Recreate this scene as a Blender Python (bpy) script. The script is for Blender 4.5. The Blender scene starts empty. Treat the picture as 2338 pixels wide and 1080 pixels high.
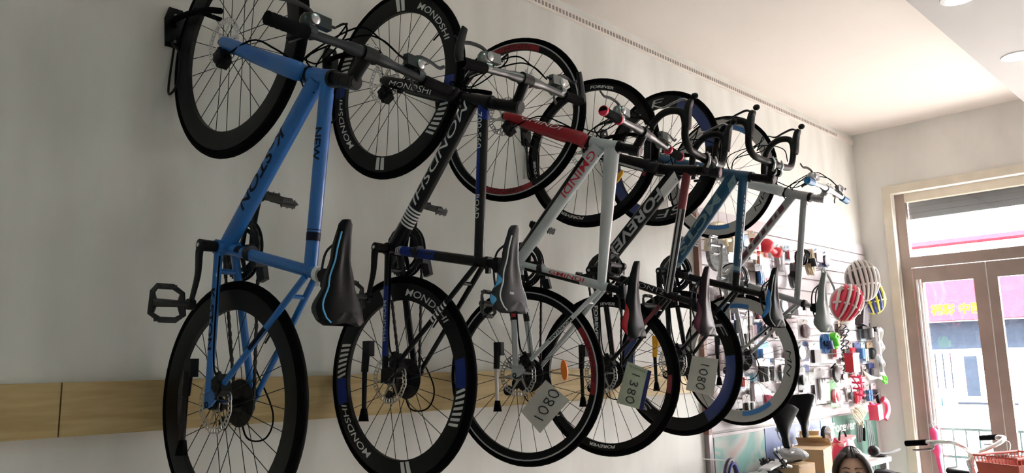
import bpy, bmesh, math, random
from mathutils import Vector, Matrix, Quaternion
random.seed(7)
sc = bpy.context.scene
COL = sc.collection
PI = math.pi
V = Vector

# ------------------------------------------------------------------ camera
CAM_POS = V((2.494, 0.0, 1.5))
YAW, PITCH, ROLL = 0.7931, 0.1636, -0.0193
cam = bpy.data.objects.new('camera', bpy.data.cameras.new('camera'))
COL.objects.link(cam)
_f = V((-math.sin(YAW)*math.cos(PITCH), math.cos(YAW)*math.cos(PITCH), math.sin(PITCH)))
_r = V((math.cos(YAW), math.sin(YAW), 0)); _u = _r.cross(_f)
_r2 = math.cos(ROLL)*_r + math.sin(ROLL)*_u; _u2 = -math.sin(ROLL)*_r + math.cos(ROLL)*_u
cam.matrix_world = Matrix(((_r2.x, _u2.x, -_f.x, CAM_POS.x), (_r2.y, _u2.y, -_f.y, CAM_POS.y), (_r2.z, _u2.z, -_f.z, CAM_POS.z), (0, 0, 0, 1)))
cam.data.sensor_width = 36.0
cam.data.lens = 36.0*1766/2338
cam.data.clip_end = 200
sc.camera = cam
# ------------------------------------------------------------------ world, sun, exposure
sc.view_settings.view_transform = 'Standard'
sc.view_settings.look = 'None'
sc.view_settings.gamma = 1.0
sc.view_settings.use_curve_mapping = False
sc.view_settings.exposure = 2.85
world = bpy.data.worlds.new('sky'); sc.world = world; world.use_nodes = True
_bg = world.node_tree.nodes['Background']
_bg.inputs['Color'].default_value = (1.0, 0.97, 0.93, 1)
_bg.inputs['Strength'].default_value = 5.5
_sun = bpy.data.lights.new('sun', 'SUN'); _sun.energy = 2.0; _sun.angle = 0.02; _sun.color = (1.0, 0.95, 0.86)
so = bpy.data.objects.new('sun', _sun); COL.objects.link(so)
so.rotation_euler = V((-0.25, 0.75, -1.0)).to_track_quat('-Z', 'Y').to_euler()
# the shop front's opening, told to the renderer as a portal for the sky's light
_pl = bpy.data.lights.new('shop_front_portal', 'AREA'); _pl.shape = 'RECTANGLE'; _pl.size = 3.1; _pl.size_y = 2.75
_pl.cycles.is_portal = True
po = bpy.data.objects.new('shop_front_portal', _pl); COL.objects.link(po)
po.location = (1.82, 6.76, 1.42); po.rotation_euler = (PI/2, 0, PI)
po.rotation_euler = V((0, -1, 0)).to_track_quat('-Z', 'Z').to_euler()

# ------------------------------------------------------------------ materials
_mats = {}
def mat(name, col, rough=0.5, metal=0.0, var=0.06, scale=9.0, bump=0.0, emit=0.0, spec=0.5, coat=0.0, bscale=None):
    if name in _mats: return _mats[name]
    m = bpy.data.materials.new(name); m.use_nodes = True
    nt = m.node_tree; b = nt.nodes['Principled BSDF']
    b.inputs['Roughness'].default_value = rough; b.inputs['Metallic'].default_value = metal
    b.inputs['Specular IOR Level'].default_value = spec
    b.inputs['Coat Weight'].default_value = coat
    tc = nt.nodes.new('ShaderNodeTexCoord'); nz = nt.nodes.new('ShaderNodeTexNoise')
    nz.inputs['Scale'].default_value = scale; nz.inputs['Detail'].default_value = 3
    nt.links.new(tc.outputs['Object'], nz.inputs['Vector'])
    rp = nt.nodes.new('ShaderNodeValToRGB')
    c = col
    rp.color_ramp.elements[0].position = 0.3; rp.color_ramp.elements[1].position = 0.7
    rp.color_ramp.elements[0].color = tuple(max(0, x*(1-var)) for x in c) + (1,)
    rp.color_ramp.elements[1].color = tuple(min(1, x*(1+var)) for x in c) + (1,)
    nt.links.new(nz.outputs['Fac'], rp.inputs['Fac'])
    nt.links.new(rp.outputs['Color'], b.inputs['Base Color'])
    if bump:
        n2 = nt.nodes.new('ShaderNodeTexNoise'); n2.inputs['Scale'].default_value = bscale or scale*8; n2.inputs['Detail'].default_value = 4
        nt.links.new(tc.outputs['Object'], n2.inputs['Vector'])
        bp = nt.nodes.new('ShaderNodeBump'); bp.inputs['Strength'].default_value = bump; bp.inputs['Distance'].default_value = 0.004
        nt.links.new(n2.outputs['Fac'], bp.inputs['Height']); nt.links.new(bp.outputs['Normal'], b.inputs['Normal'])
    if emit:
        nt.links.new(rp.outputs['Color'], b.inputs['Emission Color']); b.inputs['Emission Strength'].default_value = emit
    _mats[name] = m
    return m
def glass(name, tint=(1, 1, 1), gloss=0.08, rough=0.02):
    if name in _mats: return _mats[name]
    m = bpy.data.materials.new(name); m.use_nodes = True; nt = m.node_tree; nt.nodes.clear()
    o = nt.nodes.new('ShaderNodeOutputMaterial'); t = nt.nodes.new('ShaderNodeBsdfTransparent'); g = nt.nodes.new('ShaderNodeBsdfGlossy')
    t.inputs['Color'].default_value = tint + (1,); g.inputs['Roughness'].default_value = rough
    mx = nt.nodes.new('ShaderNodeMixShader'); mx.inputs['Fac'].default_value = gloss
    nt.links.new(t.outputs[0], mx.inputs[1]); nt.links.new(g.outputs[0], mx.inputs[2]); nt.links.new(mx.outputs[0], o.inputs['Surface'])
    _mats[name] = m
    return m
def wood(name, c1, c2, scale=3.0):
    if name in _mats: return _mats[name]
    m = mat(name, c1, 0.55, var=0.03); nt = m.node_tree; b = nt.nodes['Principled BSDF']
    tc = nt.nodes.new('ShaderNodeTexCoord'); mp = nt.nodes.new('ShaderNodeMapping'); mp.inputs['Scale'].default_value = (8, 1.2, 14)
    nz = nt.nodes.new('ShaderNodeTexNoise'); nz.inputs['Scale'].default_value = scale; nz.inputs['Detail'].default_value = 6; nz.inputs['Distortion'].default_value = 0.6
    rp = nt.nodes.new('ShaderNodeValToRGB'); rp.color_ramp.elements[0].color = c1 + (1,); rp.color_ramp.elements[1].color = c2 + (1,)
    rp.color_ramp.elements[0].position = .35; rp.color_ramp.elements[1].position = .68
    nt.links.new(tc.outputs['Object'], mp.inputs['Vector']); nt.links.new(mp.outputs['Vector'], nz.inputs['Vector'])
    nt.links.new(nz.outputs['Fac'], rp.inputs['Fac']); nt.links.new(rp.outputs['Color'], b.inputs['Base Color'])
    return m
def plaster(name, col, blot):
    """painted wall with faint uneven patches"""
    m = mat(name, col, 0.75, var=0.03, scale=1.3, bump=0.05, bscale=40)
    nt = m.node_tree; b = nt.nodes['Principled BSDF']
    rp = [n for n in nt.nodes if n.type == 'VALTORGB'][0]
    tc = [n for n in nt.nodes if n.type == 'TEX_COORD'][0]
    mp = nt.nodes.new('ShaderNodeMapping'); mp.inputs['Scale'].default_value = (1, 1.6, 0.5)
    nz = nt.nodes.new('ShaderNodeTexNoise'); nz.inputs['Scale'].default_value = 1.9; nz.inputs['Detail'].default_value = 5
    r2 = nt.nodes.new('ShaderNodeValToRGB'); r2.color_ramp.elements[0].position = .38; r2.color_ramp.elements[1].position = .6
    r2.color_ramp.elements[0].color = blot + (1,); r2.color_ramp.elements[1].color = (1, 1, 1, 1)
    mx = nt.nodes.new('ShaderNodeMixRGB'); mx.blend_type = 'MULTIPLY'; mx.inputs['Fac'].default_value = 1
    nt.links.new(tc.outputs['Object'], mp.inputs['Vector']); nt.links.new(mp.outputs['Vector'], nz.inputs['Vector'])
    nt.links.new(nz.outputs['Fac'], r2.inputs['Fac']); nt.links.new(rp.outputs['Color'], mx.inputs['Color1']); nt.links.new(r2.outputs['Color'], mx.inputs['Color2'])
    nt.links.new(mx.outputs['Color'], b.inputs['Base Color'])
    return m

BLACK = mat('black_satin', (.0022, .0022, .0026), .42, spec=.25)
RUBBER = mat('black_rubber', (.0018, .0018, .002), .78, bump=.2, scale=30, spec=.06)
GRIP = mat('grip_rubber', (.002, .002, .0023), .8, bump=.5, scale=60, spec=.08)
STEEL = mat('steel', (.62, .62, .62), .28, 1.0)
DSTEEL = mat('dark_steel', (.03, .03, .034), .42, .7)
ALU = mat('brushed_aluminium', (.45, .45, .46), .35, .95)
SPOKE_B = mat('black_spoke', (.008, .008, .008), .45, .3)
SPOKE_S = mat('steel_spoke', (.4, .4, .4), .35, .9)
CHAIN = mat('chain_steel', (.03, .028, .026), .45, .7)
WHITE = mat('white_paint', (.80, .80, .80), .4)
OFFWHITE = mat('off_white_print', (.72, .72, .72), .5)
GREYP = mat('grey_print', (.42, .43, .45), .5)
NAVY = mat('navy_print', (.003, .005, .022), .5, spec=.2)
REDP = mat('red_print', (.62, .02, .04), .45)
ORANGE = mat('orange_plastic', (.9, .22, .02), .35)
YELLOW = mat('yellow_plastic', (.95, .48, .03), .4)

# ------------------------------------------------------------------ mesh builder
def perp(d):
    a = V((0, 0, 1)) if abs(d.z) < .9 else V((1, 0, 0))
    u = d.cross(a).normalized()
    return u, d.cross(u).normalized()
def spl(pts, k=6, closed=False):
    """Catmull-Rom through the points"""
    P = [V(p) for p in pts]; n = len(P); out = []
    rng = n if closed else n-1
    for i in range(rng):
        p1, p2 = P[i], P[(i+1) % n]
        p0 = P[i-1] if (closed or i > 0) else p1*2-p2
        p3 = P[(i+2) % n] if (closed or i+2 < n) else p2*2-p1
        for j in range(k):
            t = j/k
            out.append(.5*((2*p1)+(p2-p0)*t+(2*p0-5*p1+4*p2-p3)*t*t+(3*p1-p0-3*p2+p3)*t**3))
    if not closed: out.append(P[-1])
    return out
class MB:
    def __init__(s): s.v = []; s.f = []
    def add(s, vs, fs):
        o = len(s.v); s.v += [tuple(v) for v in vs]; s.f += [tuple(i+o for i in f) for f in fs]; return s
    def box(s, c, d, m=None, taper=1.0):
        c = V(c); x, y, z = d[0]/2, d[1]/2, d[2]/2; t = taper
        vs = [V((sx*x*(t if sz > 0 else 1), sy*y*(t if sz > 0 else 1), sz*z)) for sz in (-1, 1) for sy in (-1, 1) for sx in (-1, 1)]
        if m is not None: vs = [m @ v for v in vs]
        return s.add([v+c for v in vs], [(0, 2, 3, 1), (4, 5, 7, 6), (0, 1, 5, 4), (2, 6, 7, 3), (0, 4, 6, 2), (1, 3, 7, 5)])
    def sweep(s, pts, r, n=8, closed=False, flat=(1, 1), up=None, cap=True):
        P = [V(p) for p in pts]; m = len(P)
        rr = r if isinstance(r, (list, tuple)) else [r]*m
        if len(rr) == 2 and m != 2: rr = [rr[0]+(rr[1]-rr[0])*i/(m-1) for i in range(m)]
        T = []
        for i in range(m):
            a = P[i-1] if (closed or i > 0) else P[i]; b = P[(i+1) % m] if (closed or i < m-1) else P[i]
            d = b-a
            T.append(d.normalized() if d.length > 1e-9 else V((0, 0, 1)))
        if up is not None:
            u = V(up) - T[0]*T[0].dot(V(up)); u.normalize()
        else: u, _ = perp(T[0])
        vs = []
        for i in range(m):
            u = u - T[i]*T[i].dot(u)
            u = u.normalized() if u.length > 1e-6 else perp(T[i])[0]
            w = T[i].cross(u)
            for j in range(n):
                a = 2*PI*j/n
                vs.append(P[i]+u*(rr[i]*flat[0]*math.cos(a))+w*(rr[i]*flat[1]*math.sin(a)))
        fs = []
        for i in range(m if closed else m-1):
            k = (i+1) % m
            for j in range(n): fs.append((i*n+j, i*n+(j+1) % n, k*n+(j+1) % n, k*n+j))
        if cap and not closed:
            fs.append(tuple(range(n-1, -1, -1))); fs.append(tuple((m-1)*n+j for j in range(n)))
        return s.add(vs, fs)
    def lathe(s, prof, n=32, axis='y', c=(0, 0, 0), closed=True, a0=0, a1=2*PI):
        """revolve (r, h) pairs about an axis"""
        c = V(c); full = abs(a1-a0-2*PI) < 1e-6; cnt = n if full else n+1; vs = []
        for i in range(cnt):
            a = a0+(a1-a0)*i/n; ca, sa = math.cos(a), math.sin(a)
            for r, h in prof:
                p = (r*ca, h, r*sa) if axis == 'y' else ((r*ca, r*sa, h) if axis == 'z' else (h, r*ca, r*sa))
                vs.append(c+V(p))
        m = len(prof); fs = []
        for i in range(n):
            k = (i+1) % cnt
            for j in range(m if closed else m-1):
                l = (j+1) % m
                fs.append((i*m+j, i*m+l, k*m+l, k*m+j))
        return s.add(vs, fs)
    def disc(s, c, r, h, axis='y', n=20):
        return s.lathe([(1e-5, -h/2), (r, -h/2), (r, h/2), (1e-5, h/2)], n, axis, c, closed=False)
    def ball(s, c, r, n=12, sc=(1, 1, 1), rot=None):
        c = V(c); vs = []; m = n//2+1
        for i in range(m):
            th = PI*i/(m-1)
            for j in range(n):
                ph = 2*PI*j/n
                p = V((r*sc[0]*math.sin(th)*math.cos(ph), r*sc[1]*math.sin(th)*math.sin(ph), r*sc[2]*math.cos(th)))
                vs.append(c+(rot @ p if rot else p))
        fs = [(i*n+j, (i+1)*n+j, (i+1)*n+(j+1) % n, i*n+(j+1) % n) for i in range(m-1) for j in range(n)]
        return s.add(vs, fs)
    def grid(s, fn, nu, nv, cu=False):
        vs = [V(fn(i/nu, j/nv)) for i in range(nu+1) for j in range(nv+1)]
        k = nv+1
        return s.add(vs, [(i*k+j, i*k+j+1, (i+1)*k+j+1, (i+1)*k+j) for i in range(nu) for j in range(nv)])
    def prism(s, poly, d0, d1, frame=None):
        """extrude a 2-D outline; frame = (origin, ex, ey, ez)"""
        o, ex, ey, ez = frame or (V((0, 0, 0)), V((1, 0, 0)), V((0, 1, 0)), V((0, 0, 1)))
        o, ex, ey, ez = V(o), V(ex), V(ey), V(ez); n = len(poly)
        vs = [o+ex*p[0]+ey*p[1]+ez*d for d in (d0, d1) for p in poly]
        fs = [tuple(range(n-1, -1, -1)), tuple(range(n, 2*n))]+[(i, (i+1) % n, n+(i+1) % n, n+i) for i in range(n)]
        return s.add(vs, fs)
    def mesh(s, name, material, smooth=True):
        me = bpy.data.meshes.new(name); me.from_pydata(s.v, [], s.f); me.validate()
        bm = bmesh.new(); bm.from_mesh(me)
        bmesh.ops.remove_doubles(bm, verts=bm.verts, dist=1e-6)
        bmesh.ops.recalc_face_normals(bm, faces=bm.faces)
        bm.to_mesh(me); bm.free()
        if material: me.materials.append(material)
        if smooth:
            me.polygons.foreach_set('use_smooth', [True]*len(me.polygons))
            me.set_sharp_from_angle(angle=math.radians(38))
        return me
    def build(s, name, material, parent=None, smooth=True, loc=None, rot=None):
        o = bpy.data.objects.new(name, s.mesh(name, material, smooth)); COL.objects.link(o)
        if parent: o.parent = parent
        if loc is not None: o.location = loc
        if rot is not None: o.rotation_euler = rot
        return o
def tag(o, label=None, cat=None, group=None, kind=None):
    if label: o['label'] = label
    if cat: o['category'] = cat
    if group: o['group'] = group
    if kind: o['kind'] = kind
    return o
def thing(name, label, cat, loc=(0, 0, 0), group=None, rot=(0, 0, 0)):
    o = bpy.data.objects.new(name, None); COL.objects.link(o); o.location = loc; o.rotation_euler = rot
    o.empty_display_size = .05
    return tag(o, label, cat, group)
def inst(name, me, parent, loc=(0, 0, 0), rot=(0, 0, 0)):
    o = bpy.data.objects.new(name, me); COL.objects.link(o); o.parent = parent; o.location = loc; o.rotation_euler = rot
    return o
def struct(name, mb, m, smooth=False, label=None):
    return tag(mb.build(name, m, None, smooth), label, None, None, 'structure')

# ------------------------------------------------------------------ lettering
_tc = {}
def text2d(body, height, bold=0.02, shear=0.0, stretch=1.0):
    key = (body, height, bold, shear, stretch)
    if key in _tc: return _tc[key]
    cu = bpy.data.curves.new('lettering', 'FONT'); cu.body = body; cu.size = 1.0; cu.offset = bold; cu.shear = shear
    cu.resolution_u = 3; cu.fill_mode = 'FRONT' if hasattr(cu, 'fill_mode') else cu.fill_mode
    ob = bpy.data.objects.new('lettering', cu)
    me = bpy.data.meshes.new_from_object(ob)
    vs = [v.co.copy() for v in me.vertices]; fs = [tuple(p.vertices) for p in me.polygons]
    bpy.data.objects.remove(ob); bpy.data.curves.remove(cu); bpy.data.meshes.remove(me)
    if not vs: return [], [], 0, 0
    x0 = min(v.x for v in vs); x1 = max(v.x for v in vs); y0 = min(v.y for v in vs); y1 = max(v.y for v in vs)
    k = height/(y1-y0)
    vs = [V(((v.x-(x0+x1)/2)*k*stretch, (v.y-(y0+y1)/2)*k, 0)) for v in vs]
    r = (vs, fs, (x1-x0)*k*stretch, height)
    _tc[key] = r
    return r
def lettering(body, height, fn, material, parent, bold=0.02, shear=0.0, stretch=1.0, cutx=0, cuty=6, name='lettering'):
    """flat print bent over a surface: fn(u, v) -> point"""
    vs, fs, w, h = text2d(body, height, bold, shear, stretch)
    if not vs: return None
    bm = bmesh.new()
    bv = [bm.verts.new(v) for v in vs]
    for f in fs:
        try: bm.faces.new([bv[i] for i in f])
        except ValueError: pass
    def cut(n, ax, size):
        for i in range(1, n):
            c = -size/2+size*i/n
            co = V((c, 0, 0)) if ax == 0 else V((0, c, 0)); no = V((1, 0, 0)) if ax == 0 else V((0, 1, 0))
            bmesh.ops.bisect_plane(bm, geom=bm.verts[:]+bm.edges[:]+bm.faces[:], plane_co=co, plane_no=no)
    if cuty > 1: cut(cuty, 1, h)
    if cutx > 1: cut(cutx, 0, w)
    for v in bm.verts: v.co = fn(v.co.x, v.co.y)
    me = bpy.data.meshes.new(name); bm.to_mesh(me); bm.free(); me.materials.append(material)
    o = bpy.data.objects.new(name, me); COL.objects.link(o); o.parent = parent
    return o
class Tube:
    """a straight tube, for lettering and painted bands on its skin; the face looks to the bike's left (+y)"""
    def __init__(s, p0, p1, r0, r1=None, flat=(1, 1), face=(0, 1, 0)):
        s.p0, s.p1, s.r0, s.r1 = V(p0), V(p1), r0, r1 or r0; s.d = (s.p1-s.p0).normalized(); s.L = (s.p1-s.p0).length
        A = V(face); s.A = (A-s.d*A.dot(s.d)).normalized(); s.U = s.A.cross(s.d); s.flat = flat
    def pt(s, t, phi, off=.0006):
        r = s.r0+(s.r1-s.r0)*t
        return s.p0+s.d*(s.L*t)+s.A*((r*s.flat[0]+off)*math.cos(phi))+s.U*((r*s.flat[1]+off)*math.sin(phi))
    def build(s, name, material, parent, n=16):
        m = MB(); N = 8; vs = []
        for i in range(N+1):
            for j in range(n): vs.append(s.pt(i/N, 2*PI*j/n, 0))
        fs = [(i*n+j, i*n+(j+1) % n, (i+1)*n+(j+1) % n, (i+1)*n+j) for i in range(N) for j in range(n)]
        fs += [tuple(range(n-1, -1, -1)), tuple(N*n+j for j in range(n))]
        m.add(vs, fs)
        return m.build(name, material, parent)
    def text(s, body, t, height, material, parent, phi=0.0, **k):
        rm = s.r0+(s.r1-s.r0)*t; rv = rm*max(s.flat)
        return lettering(body, height, lambda u, v: s.pt(t+u/s.L, phi+v/rv), material, parent, **k)
    def band(s, t0, t1, a0, a1, material, parent, name='painted_band', skew=0.0, n=10, off=.0005):
        m = MB()
        m.grid(lambda u, v: s.pt(t0+(t1-t0)*u+skew*(v-.5), a0+(a1-a0)*v, off), 6, n)
        return m.build(name, material, parent)
# ------------------------------------------------------------------ the room
WALL = plaster('wall_paint', (.80, .785, .75), (.845, .84, .835))
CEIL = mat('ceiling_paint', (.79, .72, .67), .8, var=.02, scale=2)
def bx(x0, x1, y0, y1, z0, z1, mb=None):
    return (mb or MB()).box(((x0+x1)/2, (y0+y1)/2, (z0+z1)/2), (x1-x0, y1-y0, z1-z0))
YF = 6.53; H = 3.36
struct('wall_left', bx(-.15, 0, -3.7, YF+.2, -.1, H+.1), WALL)
m = bx(0, .27, YF, YF+.2, 0, H); bx(.27, 3.42, YF, YF+.2, 2.805, H, m); bx(3.42, 5.2, YF, YF+.2, 0, H, m)
struct('wall_front', m, WALL)
struct('wall_right', bx(5.2, 5.35, -3.7, YF+.2, -.1, H+.1), WALL)
struct('wall_back', bx(0, 5.2, -3.7, -3.5, -.1, H+.1), WALL)
struct('ceiling', bx(-.15, 5.35, -3.7, YF+.2, H, H+.12), CEIL)
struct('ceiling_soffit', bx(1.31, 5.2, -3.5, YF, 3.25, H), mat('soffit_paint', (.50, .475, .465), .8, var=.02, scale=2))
FLOOR = mat('floor_tile', (.44, .42, .385), .45, var=.08, scale=2)
struct('floor', bx(-.15, 5.35, -3.7, YF+.2, -.12, 0), FLOOR)
# cornice bead, the shade of its small slots put on as dark raised blocks
tr = struct('trim_1', bx(0, .012, -3.5, YF, 3.272, 3.318), CEIL)
m = MB()
y = 1.2
while y < 6.2:
    m.box((.0125, y, 3.296), (.003, .0125, .022)); y += .0262
tag(m.build('slots', mat('slot_shade', (.30, .27, .25), .8), tr, False), kind='stuff')

# wooden rest board on the wall, in planks
brd = thing('rest_board', 'pale wooden board fixed along the wall behind the hanging rear wheels', 'board', (0, 0, 1.40))
PINE = wood('pine', (.44, .31, .13), (.58, .43, .21))
for (y0, y1) in ((-1.8, .640), (.644, 3.08), (3.084, 3.955)):
    bx(.001, .031, y0, y1, -.077, .073).build('plank', PINE, brd, False)
    
# ------------------------------------------------------------------ downlights in the soffit
LAMP = mat('lamp_diffuser', (1, .98, .94), .5, emit=8.0, var=0)
LAMP_FILL = mat('cool_fill_diffuser', (.70, 1, .90), .5, emit=8.5, var=0)  # greenish glow for the added fill lights only
def downlight(x, y, label, group=None, lamp=None):
    t = thing('downlight', label, 'ceiling light', (x, y, 3.25), group)
    MB().lathe([(.060, -.012), (.082, -.006), (.084, .0), (.060, .0)], 32, 'z').build('trim_ring', WHITE, t)
    MB().lathe([(1e-5, -.010), (.060, -.009), (.060, -.004), (1e-5, -.004)], 32, 'z', closed=False).build('diffuser', lamp or LAMP, t)
downlight(1.50, 5.215, 'round white ceiling downlight closer to the shop door')
downlight(1.50, 4.115, 'round white ceiling downlight farther from the shop door, cut by the frame')
for k, yy in enumerate((2.6, 1.3, .0, -1.3, -2.6)): downlight(1.50, yy, 'added unseen cool fill light number %s back along the soffit edge row' % ('one', 'two', 'three', 'four', 'five')[k], 'added cool fill lights out of view', LAMP_FILL)  # unseen lights added to brighten and cool the dim end of the wall
for k, yy in enumerate((1.3, -1.3)): downlight(3.4, yy, 'added unseen cool fill light over the %s part of the shop' % ('middle', 'back')[k], 'added cool fill lights out of view', LAMP_FILL)
# ------------------------------------------------------------------ bicycles
S = 0.99
RW = 0.345*S          # outer radius of a tyre
_wheel_cache = {}
def spoke_meshes(rin, material, key):
    k = (round(rin, 4), key)
    if k in _wheel_cache: return _wheel_cache[k]
    out = []
    for side in (1, -1):
        for lead in (1, -1):
            a = lead*1.05
            p0 = V((.021*math.cos(a), side*.032, .021*math.sin(a))); p1 = V((rin+.004, side*.002, 0))
            m = MB().sweep([p0, p1], .00125, 5)
            out.append(m.mesh('spoke', material))
    _wheel_cache[k] = out
    return out
def rim_face(rin, rout, w_in, w_out):
    return lambda r: w_in+(w_out-w_in)*(r-rin)/(rout-rin)+.0007
def polar(beta, r, y):
    """wheel point: beta counted as the wheel shows on the wall, 0 outward from the wall, 90 degrees up"""
    return V((r*math.sin(beta), y, r*math.cos(beta)))
def rim_patch(wheel, cfg, b0, b1, r0, r1, material, name='rim_stripe', skew=0.0):
    f = cfg['face']; m = MB()
    b0, b1 = math.radians(b0), math.radians(b1); n = max(2, int(abs(b1-b0)/.05))
    m.grid(lambda u, v: polar(b0+(b1-b0)*u+skew*v, r0+(r1-r0)*v, f(r0+(r1-r0)*v)), n, 2)
    return m.build(name, material, wheel, smooth=False)
def rim_text(wheel, cfg, body, beta, height, material, stretch=1.0, shear=.2, bold=.02, rm=None):
    f = cfg['face']; rm = rm or (cfg['rin']+cfg['rout'])/2; b0 = math.radians(beta)
    return lettering(body, height, lambda u, v: polar(b0-u/rm, rm+v, f(rm+v)), material, wheel, shear=shear, bold=bold, stretch=stretch, cutx=16, cuty=1)
def make_wheel(bike, loc, style, rear, roll):
    """part wheel (the rim), with tyre, hub, spokes, rotor as sub-parts"""
    st = WHEELS[style]
    rin, rout = st['rin'], st['rout']; wi, wo = .007, .0115
    m = MB().lathe([(rin, -wi), (rin, wi), (rin+.004, wi+.001), (rout, wo), (rout+.004, wo), (rout+.004, -wo), (rout, -wo), (rin+.004, -wi-.001)], 64)
    w = m.build('wheel', st['rim'], bike, loc=loc)
    cfg = dict(rin=rin, rout=rout, face=rim_face(rin, rout, wi, wo))
    tw = (RW-rout)*.5; prof = []
    for i in range(12):
        a = 2*PI*i/12; prof.append((rout+tw+tw*math.cos(a)*1.0, tw*.92*math.sin(a)))
    MB().lathe(prof, 64).build('tyre', RUBBER, w)
    if st.get('line'):
        MB().lathe([(rout+.001, wo+.0015), (rout+.006, wo+.0015), (rout+.006, wo-.002), (rout+.001, wo-.002)], 64).build('rim_line', st['line'], w)
    hl = .05 if not rear else .062
    hp = [(.005, -hl-.008), (.009, -hl-.008), (.009, -hl), (.014, -hl+.002), (.014, -.036), (.024, -.036), (.024, -.030), (.013, -.026), (.013, .026), (.024, .030), (.024, .036), (.014, .036), (.014, hl-.002), (.009, hl), (.009, hl+.008), (.005, hl+.008)]
    MB().lathe(hp, 20).build('hub', st.get('hub', BLACK), w)
    sp = spoke_meshes(rin, st['spoke'], style)
    n = st.get('n', 28)
    for i in range(n):
        inst('spoke', sp[(i % 4) if n % 4 == 0 else i % 2], w, rot=(0, 2*PI*i/n+roll, 0))
    # valve
    MB().sweep([polar(roll+.4, rin+.002, 0), polar(roll+.4, rin-.034, 0)], [.0035, .0028], 6).build('valve', BLACK, w)
    if st.get('disc', True):
        m = MB(); N = 36
        for k in range(N):       # brake rotor: a ring of slots with a scalloped edge
            a0, a1 = 2*PI*k/N, 2*PI*(k+.62)/N
            ro = .079+.0015*math.sin(6*a0*2)
            for (p, q, r0, r1) in ((a0, 2*PI*(k+1)/N, ro-.004, ro), (a0, 2*PI*(k+1)/N, ro-.018, ro-.014), (a0, a1-.03, ro-.014, ro-.004)):
                vs = [V((r*math.cos(t), .043+h, r*math.sin(t))) for h in (-.0009, .0009) for t in (p, q) for r in (r0, r1)]
                m.add(vs, [(0, 1, 3, 2), (4, 6, 7, 5), (0, 4, 5, 1), (2, 3, 7, 6), (0, 2, 6, 4), (1, 5, 7, 3)])
        for k in range(6):
            a = 2*PI*k/6
            m.sweep([V((.018*math.cos(a), .043, .018*math.sin(a))), V((.063*math.cos(a+.45), .043, .063*math.sin(a+.45)))], [.006, .0035], 4, flat=(1, .25), up=(1, 0, 0))
        m.lathe([(.014, .042), (.022, .042), (.022, .044), (.014, .044)], 20)
        m.build('brake_rotor', STEEL, w)
    return w, cfg
def saddle(bike, cfg, zt):
    """saddle lofted from nose to tail; nose at x0, tail at x1"""
    x0, x1 = cfg['sx0']*S, cfg['sx1']*S; L = x0-x1
    def lerp(u, tab):
        for (a, p), (b, q) in zip(tab, tab[1:]):
            if u <= b:
                t = (u-a)/(b-a); t = t*t*(3-2*t); return p+(q-p)*t
        return tab[-1][1]
    W = [(0, .010), (.05, .020), (.35, .027), (.6, .045), (.85, .074), (.95, .072), (1, .055)]
    DR = [(0, .018), (.3, .03), (.6, .036), (.85, .048), (1, .03)]
    def surf(u, v, off=0):
        w = lerp(u, W); d = lerp(u, DR); ph = v*1.85
        sy = math.copysign(abs(math.sin(ph))**.8, ph) if abs(ph) < PI/2 else math.copysign(1-.14*(abs(ph)-PI/2), ph)
        z = zt+.012*(2*u-1)**2-.004-d*(1-math.cos(ph))*.75 - .007*math.exp(-(v/.16)**2)*math.sin(PI*min(1, u*1.1))**2
        k = max(0, (u-.8)/.2)
        x = x0-L*u+.035*k*k*math.exp(-(v/.22)**2)
        p = V((x, w*sy, z))
        if off: p += V((0, math.sin(ph), math.cos(ph)))*off
        return p
    m = MB(); nu, nv = 24, 24
    m.grid(lambda u, v: surf(u, 2*v-1), nu, nv)
    m.grid(lambda u, v: surf(u, 1).lerp(surf(u, -1), v), nu, 2)
    for u in (0, 1):
        ring = [surf(u, 2*j/nv-1) for j in range(nv+1)]; c = sum(ring, V())/len(ring)
        m.add([c]+ring, [(0, j+1, j+2) for j in range(nv)])
    s = m.build('saddle', cfg['saddle'], bike)
    for (u0, u1, v0, v1, mt, nm, pw) in cfg.get('panels', ()):
        MB().grid(lambda u, v: surf(u0+(u1-u0)*u, v0+(v1-v0)*v*(math.sin(PI*min(.999, max(.001, u)))**pw if pw else 1), .0012), 14, 6).build(nm, mt, s)
    for sd in cfg.get('piping', ()):
        MB().sweep([surf(.12+.86*i/20, (.42+.14*math.sin(i/20*PI))*sd, .0005) for i in range(21)], .0022, 6).build('piping', cfg['pipe_mat'], s)
    if cfg.get('logo'):
        u0 = .78; ex = (surf(u0, .02)-surf(u0, -.02)).normalized()
        c = surf(u0, .12, .001); up = V((1, 0, 0))
        lettering(cfg['logo'], .007, lambda u, v: c-V((0, 1, 0))*u*1+up*v, OFFWHITE, s, cuty=1)
    for sd in (1, -1):
        r = [surf(.2, 0)+V((0, .006*sd, -.03)), surf(.3, 0)+V((0, .018*sd, -.052)), surf(.5, 0)+V((0, .022*sd, -.058)), surf(.72, 0)+V((0, .024*sd, -.055)), surf(.9, 0)+V((.0, .04*sd, -.035))]
        MB().sweep(spl(r, 5), .0035, 6).build('saddle_rail', DSTEEL, s)
    return s, surf
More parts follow.
